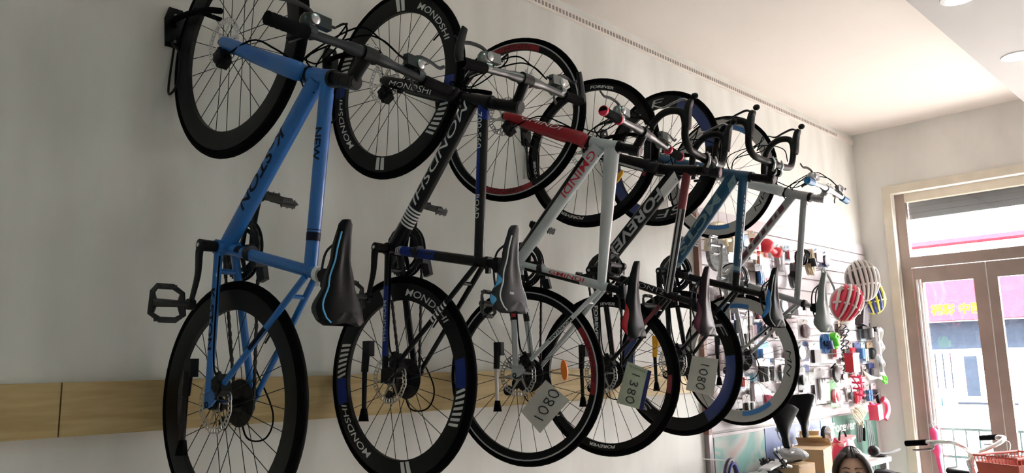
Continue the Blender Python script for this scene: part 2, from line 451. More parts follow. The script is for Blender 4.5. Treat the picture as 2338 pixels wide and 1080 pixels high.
def pedal_mesh(mt):
    m = MB(); m.sweep([(0, 0, 0), (0, .105, 0)], [.009, .012], 8)
    loop = [(-.03, .012), (.028, .018), (.045, .045), (.045, .09), (.03, .102), (-.028, .106), (-.045, .08), (-.045, .035)]
    m.sweep([V((x, y, 0)) for x, y in loop], .0075, 4, closed=True, flat=(.8, 1.1), up=(0, 0, 1))
    for sx in (-1, 1):
        m.box((sx*.046, .065, 0), (.007, .05, .022))
        for k in range(3):
            for h in (-1, 1): m.sweep([(sx*.044, .045+.02*k, 0), (sx*.044, .045+.02*k, h*.015)], .002, 5)
        m.sweep([(0, .03, 0), (sx*.03, .02, 0)], .004, 5); m.sweep([(0, .09, 0), (sx*.03, .1, 0)], .004, 5)
    return m.mesh('pedal', mt)
def chain_path(c0, r0, c1, r1, n=90):
    """points round two sprockets in the x-z plane, at equal steps"""
    c0, c1 = V(c0), V(c1); d = c1-c0; D = math.hypot(d.x, d.z); a = math.atan2(d.z, d.x); b = math.acos((r0-r1)/D)
    pts = []
    for i in range(21):
        t = a+b+(2*PI-2*b)*i/20; pts.append(c0+V((r0*math.cos(t), 0, r0*math.sin(t))))
    for i in range(9):
        t = a-b+2*b*i/8; pts.append(c1+V((r1*math.cos(t), 0, r1*math.sin(t))))
    pts.append(pts[0])
    L = [0]
    for p, q in zip(pts, pts[1:]): L.append(L[-1]+(q-p).length)
    out = []; j = 0
    for i in range(n):
        s = L[-1]*i/n
        while L[j+1] < s: j += 1
        out.append(pts[j].lerp(pts[j+1], (s-L[j])/(L[j+1]-L[j])))
    return out
def brifter(bike, hb, sd, mt, lever_m, silver=True):
    """flat-bar shifter pod with brake lever, a sub-part group of the handlebar"""
    y = sd*.185; bx, bz = hb.location.x*0, 0
    m = MB()
    m.ball((.022, y, -.006), .024, 12, (1.1, .9, .8)); m.box((.03, y-sd*.03, .004), (.03, .05, .018)); m.ball((.012, y-sd*.02, -.02), .02, 10, (1.2, 1, .7))
    m.sweep([(.0, y+sd*.012, 0), (.0, y-sd*.012, 0)], .0165, 10)
    p = m.build('shifter', mt, hb)
    MB().ball((.028, y-sd*.006, .013), .014, 10, (1, 1, .5)).build('shifter_cap', ALU if silver else DSTEEL, hb)
    MB().sweep(spl([(.035, y-sd*.025, -.002), (.055, y+sd*.005, -.004), (.058, y+sd*.05, -.006), (.052, y+sd*.09, -.008), (.064, y+sd*.115, -.01)], 4), [.0075, .005], 6, flat=(1, .55)).build('brake_lever', lever_m, hb)
    MB().sweep(spl([(.0, y-sd*.01, -.02), (-.012, y+sd*.012, -.036), (-.022, y+sd*.03, -.042)], 4), [.006, .008], 6, flat=(1, .5)).build('thumb_lever', BLACK, hb)
    MB().sweep([(.03, y-sd*.05, .002), (.033, y-sd*.075, .002)], [.005, .0035], 6).build('cable_adjuster', DSTEEL, hb)
def flat_bar(bike, c, cfg):
    o = V((c['bar'][0]*S, 0, c['bar'][1]*S)); hw = cfg.get('bar_w', .30)
    pts = [(-.012, -hw, .004), (-.006, -.16, .002), (0, -.06, 0), (0, .06, 0), (-.006, .16, .002), (-.012, hw, .004)]
    hb = MB().sweep(spl(pts, 4), [.0112]*8+[.0155]*5+[.0112]*8, 12).build('handlebar', cfg['bar_m'], bike, loc=o)
    for sd in (1, -1):
        m = MB(); y0, y1 = sd*.195, sd*(hw+.004)
        N = 14
        g = [V((-.009-.003*i/N, y0+(y1-y0)*i/N, .003)) for i in range(N+1)]
        m.sweep(g, [.0165 if i % 2 == 0 else .0155 for i in range(N+1)], 12)
        m.build('grip', cfg.get('grip_m', GRIP), hb)
        if cfg.get('grip_ring'):
            for yy in (y0, y1-sd*.006): MB().sweep([(-.011, yy-sd*.003, .003), (-.011, yy+sd*.006, .003)], .0182, 12).build('grip_ring', cfg['grip_ring'], hb)
        if cfg.get('bar_ends'):
            MB().sweep(spl([(-.012, sd*(hw+.012), .004), (.012, sd*(hw+.016), .004), (.05, sd*(hw+.008), .008), (.085, sd*(hw-.004), .012)], 5), [.017, .011], 8, flat=(1.1, .6)).build('bar_end', BLACK, hb)
        brifter(bike, hb, sd, cfg['pod_m'], cfg['lever_m'], cfg.get('silver', True))
    return hb
def drop_bar(bike, c, cfg):
    o = V((c['bar'][0]*S, 0, c['bar'][1]*S))
    hb = None
    pts = [(.0, 0, 0), (0, .10, 0), (.008, .165, 0), (.045, .198, .0), (.105, .204, .006), (.145, .206, -.006), (.160, .208, -.045), (.152, .21, -.09), (.115, .212, -.13), (.055, .214, -.15), (-.02, .216, -.156)]
    left = spl(pts, 4); right = [V((p.x, -p.y, p.z)) for p in left]
    m = MB().sweep(list(reversed(right))[:-1]+left, .0145, 10)
    hb = m.build('handlebar', cfg['bar_m'], bike, loc=o)
    for sd in (1, -1):
        h = MB().sweep(spl([(.075, sd*.203, .012), (.125, sd*.206, .018), (.165, sd*.207, .026), (.188, sd*.207, .040)], 4), [.016, .019, .019, .019, .019, .018, .018, .018, .017, .017, .016, .014, .01], 8, flat=(1.15, .85))
        h.build('brake_hood', BLACK, hb)
        MB().ball((.198, sd*.207, .052), .014, 10, (1, .9, 1.1)).build('hood_tip', BLACK, hb)
        MB().sweep(spl([(.182, sd*.207, .03), (.196, sd*.208, .005), (.188, sd*.21, -.04), (.178, sd*.212, -.08), (.192, sd*.214, -.115)], 4), [.008, .005], 6, flat=(1.3, .6)).build('brake_lever', cfg['lever_m'], hb)
        MB().sweep([(-.028, sd*.2158, -.132), (-.036, sd*.2162, -.1325)], .0155, 10).build('bar_plug', BLACK, hb)
    # thumb shifters on the stem
    for sd in (1, -1):
        MB().disc((-.045, sd*.022, .012), .017, .014, 'y', 14).build('stem_shifter', DSTEEL, hb)
        MB().sweep(spl([(-.045, sd*.03, .016), (-.015, sd*.036, .03), (.012, sd*.036, .026)], 4), [.006, .004], 6).build('shift_lever', STEEL, hb)
    return hb
def fork_leg_pts(hb, ax, sd, fy):
    return [V((hb.x-.0, sd*.03, hb.z+.002)), V((hb.x+.006, sd*.047, hb.z-.03)), hb.lerp(ax, .5)+V((.002, sd*.052, 0)), ax+V((-.004, sd*fy, .02)), ax+V((0, sd*fy, 0))]
PEDAL = {}
def make_bike(cfg):
    c = cfg; i = cfg['i']
    psi = cfg['psi']; o = V(cfg['origin'])
    root = thing('bicycle', cfg['label'], 'bicycle', group=cfg.get('group'))
    if cfg.get('upright'):
        root.matrix_world = cfg['upright']
    else:
        ex, ey, ez = V((0, 0, 1)), V((math.sin(psi), -math.cos(psi), 0)), V((math.cos(psi), math.sin(psi), 0))
        root.matrix_world = Matrix(((ex.x, ey.x, ez.x, o.x), (ex.y, ey.y, ez.y, o.y), (ex.z, ey.z, ez.z, o.z), (0, 0, 0, 1)))
    P = lambda a, y=0.0: V((a[0]*S, y, a[1]*S))
    RA = P((0, c.get('rz', .3596))); FA = P((c['wb'], c.get('fz', .3231)))
    BB, CL, HB, HT, ST = P(c['bb']), P(c['cl']), P(c['hb']), P(c['ht']), P(c['st'])
    fm = c['frame']
    # frame: head tube, bottom bracket shell, dropouts and bridges, with each tube as a sub-part
    hd = (HT-HB).normalized()
    lm = c.get('lug', fm)
    frame = MB().sweep([HB, HB.lerp(HT, .5), HT], [.0235, .022, .0235], 16).build('frame', lm, root)
    MB().sweep([BB+V((0, -.036, 0)), BB+V((0, .036, 0))], .0215, 16).build('bottom_bracket_shell', lm, frame)
    for sd in (1, -1):
        d = RA+V((0, sd*.066, 0))
        MB().prism([(-.012, -.014), (.03, -.012), (.045, .006), (.035, .036), (.018, .046), (-.004, .018)], -.003, .003, (d, (1, 0, 0), (0, 0, 1), (0, 1, 0))).build('dropout', lm, frame)
    st_top = lambda sd: CL+V((-.012, sd*.016, -.012))
    MB().sweep([st_top(1).lerp(RA+V((.03, .066, .04)), .16), st_top(-1).lerp(RA+V((.03, -.066, .04)), .16)], .006, 8).build('stay_bridge', lm, frame)
    MB().sweep([BB.lerp(RA, .16)+V((0, .03, 0)), BB.lerp(RA, .16)+V((0, -.03, 0))], .008, 8).build('stay_bridge', lm, frame)
    dh = c.get('dt_r', .021)
    DT = Tube(HB.lerp(HT, c.get('dt_k', .28))+V((-.012, 0, 0)), BB+V((.01, 0, .004)), dh, c.get('dt_r1', dh), c.get('dt_flat', (1, 1.15)))
    TT = Tube(HB.lerp(HT, .74)+V((-.012, 0, 0)), CL+V((.005, 0, c.get('tt_dz', -.012))), c.get('tt_r', .0175), c.get('tt_r1', .0155))
    STu = Tube(BB, CL+(CL-BB).normalized()*.03, .0165, .0165)
    DT.build('down_tube', c.get('dt_m', fm), frame); TT.build('top_tube', c.get('tt_m', fm), frame); STu.build('seat_tube', c.get('st_m', fm), frame)
    SS, CS = {}, {}
    for sd in (1, -1):
        SS[sd] = Tube(st_top(sd), RA+V((.028, sd*.066, .036)), .009, .008); SS[sd].build('seat_stay', c.get('ss_m', fm), frame, 10)
        CS[sd] = Tube(BB+V((-.012, sd*.026, .0)), RA+V((.034, sd*.066, .004)), .0115, .0095, (1, 1.25)); CS[sd].build('chain_stay', c.get('cs_m', fm), frame, 10)
    # fork
    up_hd = hd
    m = MB().sweep([HB-hd*.028, HB-hd*.004], [.026, .0225], 14)
    fy = .056
    for sd in (1, -1):
        pts = [HB-hd*.012+V((0, sd*.02, 0)), HB-hd*.035+V((.003, sd*.046, 0)), HB.lerp(FA, .5)+V((-.002, sd*.054, 0)), FA+V((-.012, sd*fy, .03)), FA+V((0, sd*fy, .002))]
        m.sweep(spl(pts, 5), [.015]+[.0175]*4+[.0175-.00055*k for k in range(15)]+[.008], 12, flat=(.72, 1.5), up=(0, 1, 0))
    fork = m.build('fork', c.get('fork_m', fm), root)
    FK = Tube(HB-hd*.04+V((.002, .0505, .001)), FA+V((-.012, fy+.0035, .031)), .0175, .0105, (.76, 1.5))
    FR = Tube(FK.p1, FK.p0, FK.r1, FK.r0, FK.flat)      # the same leg read from the axle up
    for (a, b) in ((-.006, .006), ):
        MB().sweep([HB+hd*a, HB+hd*b], .0245, 16).build('headset_cup', BLACK, root)
        MB().sweep([HT+hd*a, HT+hd*b], .0245, 16).build('headset_cup', BLACK, root)
    k = int((ST-HT).length/.012); sp = MB()
    sp.sweep([HT, ST+hd*.022], .0155, 14)
    for j in range(max(1, k)): sp.sweep([HT+hd*(.010+.012*j), HT+hd*(.0205+.012*j)], .0185, 14)
    sp.build('headset_spacer', c.get('spacer_m', BLACK), root)
    bar = P(c['bar'])
    m = MB(); m.sweep([ST-hd*.02, ST+hd*.02], .0205, 14); m.sweep([ST, ST.lerp(bar, .5), bar], [.0175, .0155, .0165], 12, flat=(1, 1.1)); m.sweep([bar+V((0, -.022, 0)), bar+V((0, .022, 0))], .0205, 14)
    stem = m.build('stem', c.get('stem_m', BLACK), root)
    for sd in (1, -1):
        for e in (1, -1): MB().sweep([bar+V((.02, sd*.014, e*.013)), bar+V((.025, sd*.014, e*.013))], .0035, 6).build('stem_bolt', STEEL, stem)
    kind = c.get('bars', 'flat')
    hbar = flat_bar(root, c, c) if kind == 'flat' else (drop_bar(root, c, c) if kind == 'drop' else city_bar(root, c, c))
    hbar.rotation_euler = (c.get('tilt', 0), 0, c.get('steer', 0))
    # wheels
    ws = c['wheel']
    fw, fc = make_wheel(root, FA, ws, False, c.get('roll', .1)); rw, rc = make_wheel(root, RA, ws, True, c.get('roll', .1)+.3)
    # drivetrain
    cr = c.get('crank_m', BLACK)
    cx = BB+V((0, -.047, 0)); rr = c.get('ring_r', .088)
    m = MB(); N = 44
    prof = []
    for j in range(N*4):
        a = 2*PI*j/(N*4); prof.append((rr+(.004 if (j % 4) in (0, 1) else 0), a))
    n = len(prof); vs = []
    for h in (-.0015, .0015):
        vs += [V((r*math.cos(a), h, r*math.sin(a))) for r, a in prof]+[V(((rr-.016)*math.cos(a), h, (rr-.016)*math.sin(a))) for r, a in prof]
    fs = []
    for j in range(n):
        l = (j+1) % n
        fs += [(j, l, n+l, n+j), (2*n+j, 3*n+j, 3*n+l, 2*n+l), (j, 2*n+j, 2*n+l, l), (n+j, n+l, 3*n+l, 3*n+j)]
    m.add(vs, fs)
    m.lathe([(rr*.60, -.008), (rr*.74, -.008), (rr*.74, -.004), (rr*.60, -.004)], 40)
    for k in range(5):
        a = 2*PI*k/5+.3
        m.sweep([V((.012*math.cos(a), 0, .012*math.sin(a))), V(((rr-.014)*math.cos(a), 0, (rr-.014)*math.sin(a)))], [.013, .008], 6, flat=(1, .45), up=(0, 0, 1) if abs(math.sin(a)) < .9 else (1, 0, 0))
    m.lathe([(rr*.80, -.012), (rr*1.06, -.012), (rr*1.06, -.0095), (rr*.80, -.0095)], 48) if c.get('guard', True) else None
    ring = m.build('chainring', c.get('ring_m', DSTEEL), root, loc=cx)
    pm = PEDAL.setdefault(c.get('pedal', 'black'), pedal_mesh(mat('pedal_black', (.014, .014, .015), .5) if c.get('pedal', 'black') == 'black' else ALU))
    for sd, ang in ((1, c.get('crank', PI)), (-1, c.get('crank', PI)+PI)):
        e = BB+V((.168*math.cos(ang), sd*.098, .168*math.sin(ang))); b0 = BB+V((0, sd*.078, 0))
        pts = [b0, b0.lerp(e, .12)+V((0, sd*.004, 0)), b0.lerp(e, .5)+V((0, -sd*.004, 0)), b0.lerp(e, .9), e]
        m = MB().sweep(spl(pts, 4), [.019]+[.016-.0006*k for k in range(15)]+[.012], 8, flat=(1, .62), up=(-math.sin(ang), 0, math.cos(ang)))
        m.sweep([BB+V((0, sd*.03, 0)), b0+V((0, sd*.009, 0))], [.016, .017], 12); m.sweep([e+V((0, -sd*.008, 0)), e+V((0, sd*.010, 0))], .0155, 12)
        arm = m.build('crank_arm', cr, root)
        pa = c.get('pedal_rot', 0.0)
        inst('pedal', pm, arm, e+V((0, sd*.008, 0)), (0, pa, 0) if sd > 0 else (PI, 1.15, 0))
        if sd > 0: MB().disc(b0+V((0, .012, 0)), .006, .003, 'y', 10).build('crank_bolt', STEEL, arm)
    co = RA+V((0, -.043, 0)); m = MB()
    for k in range(7):
        r = .022+.0068*k; y = -.014+.0042*k
        m.lathe([(.012, y-.001), (r+.004, y-.001), (r+.004, y+.001), (.012, y+.001)], 28, c=(0, 0, 0))
    m.build('cassette', DSTEEL, root, loc=co)
    m = MB(); cp = chain_path((BB.x, -.047, BB.z), rr, (RA.x, -.047, RA.z), .045, 104)
    for a, b, k in zip(cp, cp[1:]+cp[:1], range(104)):
        mid = (a+b)/2; d = b-a; ang = math.atan2(d.z, d.x)
        m.box(mid, (d.length*1.05, .0075 if k % 2 else .0045, .008), Matrix.Rotation(-ang, 3, 'Y'))
    m.build('chain', CHAIN, root)
    m = MB(); dp = RA+V((-.03, -.062, -.045))
    m.box(dp, (.05, .02, .035), Matrix.Rotation(.5, 3, 'Y')); m.sweep([dp, dp+V((-.03, .01, -.055))], [.012, .008], 8, flat=(1, .6)); m.disc(dp+V((-.004, .012, -.02)), .02, .006); m.disc(dp+V((-.03, .012, -.06)), .02, .006)
    m.sweep([RA+V((0, -.07, -.004)), dp], .009, 8)
    m.build('rear_derailleur', BLACK, root)
    if c.get('fd', True):
        m = MB(); q = BB.lerp(CL, .27)
        m.sweep([q+V((0, 0, 0)), q+V((.001, 0, .022))], .0215, 12); m.box(q+V((-.04, -.045, .004)), (.07, .016, .03), Matrix.Rotation(.25, 3, 'Y')); m.box(q+V((-.02, -.026, .012)), (.03, .03, .02))
        m.build('front_derailleur', DSTEEL, root)
    # brakes
    if WHEELS[ws].get('disc', True):
        for nm, b in (('front', FA+V((-.062, .062, .028))), ('rear', RA+V((.052, .058, .052)))):
            m = MB(); m.box(b, (.05, .032, .034), Matrix.Rotation(.5, 3, 'Y')); m.ball(b+V((-.004, .016, 0)), .018, 10, (1, .6, 1)); m.sweep([b, b+V((.035, .004, -.012))], [.01, .007], 6); m.sweep([b+V((-.02, .012, .01)), b+V((-.034, .03, .022))], .0045, 6)
            m.build('brake_caliper', BLACK, root)
    else:
        for b, d in ((HB-hd*.03, V((.03, 0, -.02))), (st_top(1).lerp(RA, .14)+V((0, -.016, 0)), V((-.02, 0, .02)))):
            m = MB()
            for sd in (1, -1): m.sweep(spl([b+d, b+d+V((0, sd*.03, 0)), b+d*1.1+V((-.0, sd*.036, -.025)), b+d*1.1+V((0, sd*.016, -.045))], 4), [.007, .006], 6)
            m.build('brake_caliper', ALU, root)
    # kickstand folded along the stays
    if c.get('stand', True):
        kb = RA+V((.10, .078, -.058)); m = MB()
        m.box(kb+V((0, .006, 0)), (.05, .024, .032)); m.sweep([kb+V((-.01, .012, -.004)), kb+V((-.075, .016, -.006))], [.013, .012], 10)
        ks = m.build('kickstand', c.get('stand_top', BLACK), root)
        MB().sweep([kb+V((-.06, .016, -.006)), kb+V((-.2, .022, -.0))], [.0085, .0075], 8).build('stand_leg', c.get('stand_m', BLACK), ks)
        MB().sweep([kb+V((-.192, .0216, 0)), kb+V((-.232, .024, .001))], [.010, .017], 10).build('stand_foot', RUBBER, ks)
    # seat
    ax = (CL-BB).normalized(); zt = c['sz']*S
    top = BB+ax*((zt-.062-BB.z)/ax.z)
    MB().sweep([CL, top], .0135, 12).build('seatpost', c.get('post_m', BLACK), root)
    m = MB().sweep([CL+ax*.018, CL+ax*.034], .0205, 14); m.box(CL+ax*.026+V((-.022, 0, 0)), (.02, .012, .014)); m.build('seat_clamp', c.get('clamp_m', BLACK), root)
    m = MB().box(top+V((-.004, 0, .006)), (.045, .058, .018)); m.sweep([top+V((-.004, -.03, .0)), top+V((-.004, .03, 0))], .011, 10); m.sweep([top+V((-.004, 0, .012)), top+V((-.004, 0, -.022))], .015, 10); m.build('saddle_clamp', BLACK, root)
    saddle(root, c, zt)
    # cables
    def cable(pts, r=.0024): MB().sweep(spl(pts, 6), r, 6).build('cable', RUBBER, root)
    b = bar; hx = HB.lerp(HT, .5)
    if kind == 'flat':
        for sd, lift, tgt in ((1, .085, DT.pt(.05, 1.2)), (-1, .10, DT.pt(.06, -.6)), (1, .06, HB-hd*.02+V((.02, .03, 0))), (-1, .075, TT.pt(.06, 2.2))):
            a = b+V((.033, sd*.11, 0))
            cable([a, a+V((.035, -sd*.05, -.02)), V((b.x+lift, sd*.02, b.z-.07)), V((b.x+.03+lift*.2, -sd*.02, HT.z-.09)), tgt+V((.03, 0, -.01)), tgt])
    elif kind == 'drop':
        for sd, lift in ((1, .10), (-1, .08), (1, .06)):
            a = b+V((.03, sd*.14, .005))
            cable([a, b+V((lift, sd*.09, .01)), b+V((lift*1.1, -sd*.01, -.05)), hx+V((.08, -sd*.03, -.02)), DT.pt(.04, .8 if sd > 0 else 2.2)])
    if WHEELS[ws].get('disc', True):
        cable([HB-hd*.02+V((.02, .03, 0)), FK.pt(.25, -1.6, .012), FK.pt(.6, -1.5, .014), FA+V((-.07, .072, .03))], .0028)
        cable([CS[1].pt(.05, 1.2, .004), CS[1].pt(.5, 1.2, .004), RA+V((.1, .07, .03)), RA+V((.06, .062, .06))], .0026)
    lp = RA+V((.02, -.07, -.03)); cable([RA+V((.09, -.075, .01)), RA+V((-.03, -.1, .06)), RA+V((-.1, -.1, .03)), RA+V((-.1, -.085, -.04)), lp+V((-.03, 0, -.03))], .0026)
    ctx = dict(root=root, frame=frame, fork=fork, DT=DT, TT=TT, ST=STu, SS=SS, CS=CS, FK=FK, FR=FR, fw=fw, rw=rw, fc=fc, rc=rc, RA=RA, FA=FA, BB=BB, hbar=hbar)
    if c.get('dress'): c['dress'](ctx)
    return ctx
def city_bar(bike, c, cfg):
    o = V((c['bar'][0]*S, 0, c['bar'][1]*S)); hb = None
    left = spl([(0, 0, 0), (.02, .06, .015), (.05, .14, .05), (.03, .22, .075), (-.06, .28, .07), (-.16, .30, .055)], 5)
    right = [V((p.x, -p.y, p.z)) for p in left]
    hb = MB().sweep(list(reversed(right))[:-1]+left, .0115, 10).build('handlebar', cfg['bar_m'], bike, loc=o)
    for sd in (1, -1):
        g = [V((-.06-.12*i/6, sd*(.28+.022*i/6), .07-.016*i/6)) for i in range(7)]
        MB().sweep(g, [.0165, .017, .016, .017, .016, .017, .0165], 10).build('grip', cfg.get('grip_m', GRIP), hb)
        MB().sweep(spl([(-.03, sd*.262, .06), (-.04, sd*.268, .035), (-.1, sd*.28, .025), (-.15, sd*.285, .02)], 4), [.008, .005], 6).build('brake_lever', cfg['lever_m'], hb)
        MB().ball((-.035, sd*.263, .068), .02, 10, (1.2, 1, .8)).build('shifter', cfg['pod_m'], hb)
        MB().sweep(spl([(-.03, sd*.25, .06), (.06, sd*.22, .05), (.12, sd*.1, -.02), (.06, sd*.02, -.15)], 5), .0022, 6).build('cable', OFFWHITE, hb)
    return hb
# ------------------------------------------------------------------ the six hanging bicycles
BLUE_F = mat('sky_blue_paint', (.012, .14, .46), .32, coat=.25)
BLACK_F = mat('gloss_black_paint', (.002, .002, .003), .32, coat=.1, spec=.25)
ROYAL = mat('royal_blue_paint', (.006, .025, .20), .35, spec=.3)
WHITE_F = mat('white_frame_paint', (.55, .58, .60), .32, coat=.3)
RED_F = mat('red_fork_paint', (.34, .007, .018), .35, coat=.2)
TEAL_F = mat('teal_blue_paint', (.006, .07, .155), .32, coat=.3)
GREY_F = mat('silver_grey_paint', (.30, .31, .32), .4, .1)
MAROON_F = mat('dark_red_paint', (.14, .005, .014), .35, coat=.3)
PALEBLUE = mat('pale_blue_print', (.20, .31, .37), .5)
DBLUE_R = mat('dark_blue_rim_print', (.015, .035, .16), .4)
RIMGREY = mat('pale_grey_rim', (.36, .36, .35), .45)
WHEELS = {
 'deep_black': dict(rin=.262*S, rout=.316*S, rim=BLACK, spoke=SPOKE_B),
 'deep_band': dict(rin=.262*S, rout=.316*S, rim=BLACK, spoke=SPOKE_B),
 'red_rim': dict(rin=.292*S, rout=.316*S, rim=BLACK, spoke=SPOKE_B, line=GREYP),
 'slim_black': dict(rin=.290*S, rout=.316*S, rim=BLACK, spoke=SPOKE_B),
 'deep_blue': dict(rin=.262*S, rout=.316*S, rim=BLACK, spoke=SPOKE_B),
 'deep_white': dict(rin=.268*S, rout=.322*S, rim=RIMGREY, spoke=SPOKE_S, disc=False, hub=ALU),
 'city': dict(rin=.300*S, rout=.322*S, rim=ALU, spoke=SPOKE_S, disc=False, hub=ALU),
}
def reflector(wheel, beta, r, y, mt, L=.07, W=.024):
    b = math.radians(beta); c = polar(b, r, y); t = V((math.cos(b), 0, -math.sin(b))); rd = V((math.sin(b), 0, math.cos(b)))
    out = [(L/2*math.cos(a), W/2*math.sin(a)) for a in [2*PI*k/14 for k in range(14)]]
    MB().prism(out, -.005, .005, (c, t, rd, (0, 1, 0))).build('spoke_reflector', mt, wheel)

def dress_blue(x):
    f = x['frame']
    x['DT'].text('K-STON', .53, .031, NAVY, f, phi=.0, stretch=1.75, shear=.25, bold=.02)
    x['TT'].text('NEW', .34, .023, NAVY, f, phi=.12, stretch=1.2, bold=.02)
    x['TT'].band(.80, .845, 0, 2*PI, NAVY, f, n=24); x['TT'].band(.785, .79, 0, 2*PI, NAVY, f, n=24)
    x['CS'][1].text('K-STON', .5, .017, NAVY, f, phi=.1, stretch=2.2, bold=.03)
    x['SS'][1].band(.42, .6, -1, 1, NAVY, f)
    x['ST'].band(.14, .2, -.2, 2.6, NAVY, f)
    x['FR'].text('K-STON', .5, .02, mat('deep_blue_print', (.02, .13, .5), .4), x['fork'], stretch=1.6)
def mond_wheel(w, cfg, off):
    r0, r1 = cfg['rin']+.009, cfg['rout']-.006
    for b in (40, 200): rim_text(w, cfg, 'MONDSHI', b+off, .024, OFFWHITE, stretch=1.45, shear=.25, bold=.005)
    for b in (-40, 145):
        for k in range(7): rim_patch(w, cfg, b+off+(k-3)*3.6-.95, b+off+(k-3)*3.6+.95, r0, r1, OFFWHITE, skew=.06)
    for b in (-105, 78):
        for k in (0, 1): rim_patch(w, cfg, b+off+k*5-2, b+off+k*5+1.6, r0-.004, r1+.002, OFFWHITE, skew=.03)
    for b in (-17, 168): rim_patch(w, cfg, b+off-9, b+off+9, r0-.004, r1+.002, ROYAL, 'rim_blue_panel')
def dress_mond(x):
    f = x['frame']; DT, TT = x['DT'], x['TT']
    DT.text('MONDSHI', .345, .030, OFFWHITE, f, phi=.0, stretch=1.95, shear=.3, bold=.0)
    for k in range(6): DT.band(.715+.022*k, .727+.022*k, -1.4, 2.0, OFFWHITE, f, 'white_stripe', skew=.012)
    TT.text('700-S60', .17, .017, OFFWHITE, f, phi=.0, stretch=1.5, bold=.0)
    TT.text('ROAD', .66, .015, OFFWHITE, f, phi=.0, stretch=1.3, bold=.0)
    TT.band(.26, .62, -.5, .35, ROYAL, f, 'blue_panel')
    TT.band(.0, .10, -.6, 2.2, ROYAL, f, 'blue_panel')
    h = Tube(x['HB'] if 'HB' in x else TT.p0, TT.p0, .02)
    x['ST'].band(.10, .48, -1.2, 2.4, ROYAL, f, 'blue_panel')
    for k in range(5): x['ST'].band(.015+.02*k, .027+.02*k, -1.2, 2.4, OFFWHITE, f, 'white_stripe')
    x['ST'].text('MONDSHI', .34, .013, BLACK, f, phi=.3, stretch=1.4)
    x['CS'][1].band(.3, .9, -1, 1.3, ROYAL, f, 'blue_panel'); x['CS'][1].text('MONDSHI', .6, .014, GREYP, f, stretch=1.6)
    for k in range(6): x['SS'][1].band(.34+.03*k, .355+.03*k, -1.4, 1.4, OFFWHITE, f, 'white_stripe', skew=.015)
    x['FR'].text('MONDSHI', .45, .021, OFFWHITE, x['fork'], phi=-.25, stretch=1.6, shear=.25, bold=.0)
    mond_wheel(x['fw'], x['fc'], 0); mond_wheel(x['rw'], x['rc'], 20)
def dress_gmindi(x):
    f = x['frame']; DT = x['DT']
    DT.band(.12, .98, -2.3, -.15, BLACK_F, f, 'black_panel')
    DT.text('GMINDI', .23, .030, REDP, f, phi=.35, stretch=1.4, shear=.1, bold=.005)
    x['ST'].text('GMINDI', .56, .016, REDP, f, phi=.25, stretch=2.0, bold=.01)
    x['ST'].band(.12, .70, -1.4, -.3, BLACK_F, f, 'black_panel')
    x['CS'][1].band(.08, .55, -2, 2, BLACK_F, f, 'black_panel'); x['CS'][1].band(.2, .52, -.5, .9, REDP, f, 'red_panel')
    x['CS'][-1].band(.08, .55, -3, 3, BLACK_F, f, 'black_panel')
    x['SS'][1].text('MOUNTAIN', .5, .011, BLACK_F, f, phi=.3, stretch=1.5)
    x['FR'].text('GMINDI', .5, .020, OFFWHITE, x['fork'], phi=.75, stretch=1.9, shear=.3, bold=0.0)
    for w, c in ((x['fw'], x['fc']), (x['rw'], x['rc'])):
        o = 0 if w is x['fw'] else -75
        for b in (85+o, 85+o+180):
            rim_patch(w, c, b-24, b+24, c['rin']+.002, c['rout']-.001, mat('rim_red', (.26, .008, .016), .5), 'rim_red_panel')
        for b in (85+o, 265+o): 
            t = rim_text(w, c, 'GMINDI', b, .014, mat('dark_red_print', (.05, .002, .004), .5), stretch=2.4, bold=.01)
            for v in t.data.vertices: v.co.y += .0007
    reflector(x['rw'], 5, .185, .014, ORANGE, .075, .026); reflector(x['fw'], 226, .20, .012, ORANGE, .03, .02)
def dress_forever(x):
    f = x['frame']; DT, TT = x['DT'], x['TT']
    DT.text('FOREVER', .52, .046, GREYP, f, phi=.15, stretch=1.5, shear=.2, bold=.03)
    DT.band(.02, .20, .0, 1.6, OFFWHITE, f, 'white_panel', skew=.05); DT.band(.2, .97, -1.05, -.95, OFFWHITE, f, 'white_line')
    TT.band(.0, .30, -2.4, 2.2, MAROON_F, f, 'red_panel'); TT.band(.3, .99, .0, .55, ALU, f, 'silver_line'); TT.band(.3, .99, -.75, -.4, ALU, f, 'silver_line')
    x['ST'].text('ON12', .7, .018, GREYP, f, phi=.2, stretch=1.8, bold=-.01)
    x['CS'][1].text('FOREVER', .55, .016, OFFWHITE, f, stretch=1.8, bold=.03)
    x['SS'][1].band(.1, .6, -1, 1, MAROON_F, f, 'red_panel')
    x['FK'].band(.05, .95, .7, 1.7, GREYP, x['fork'], 'grey_panel')
    for w, c, o in ((x['fw'], x['fc'], 0), (x['rw'], x['rc'], 15)):
        for b in (75+o, 190+o, 250+o): rim_text(w, c, 'FOREVER', b, .013, OFFWHITE, stretch=1.8, bold=.03)
        rim_patch(w, c, 96+o, 104+o, c['rin']+.003, c['rout']-.003, REDP); rim_patch(w, c, -30+o, -16+o, c['rin']+.003, c['rout']-.003, mat('dull_red_print', (.25, .03, .04), .5))
    reflector(x['fw'], -45, .20, .014, YELLOW, .075, .024)
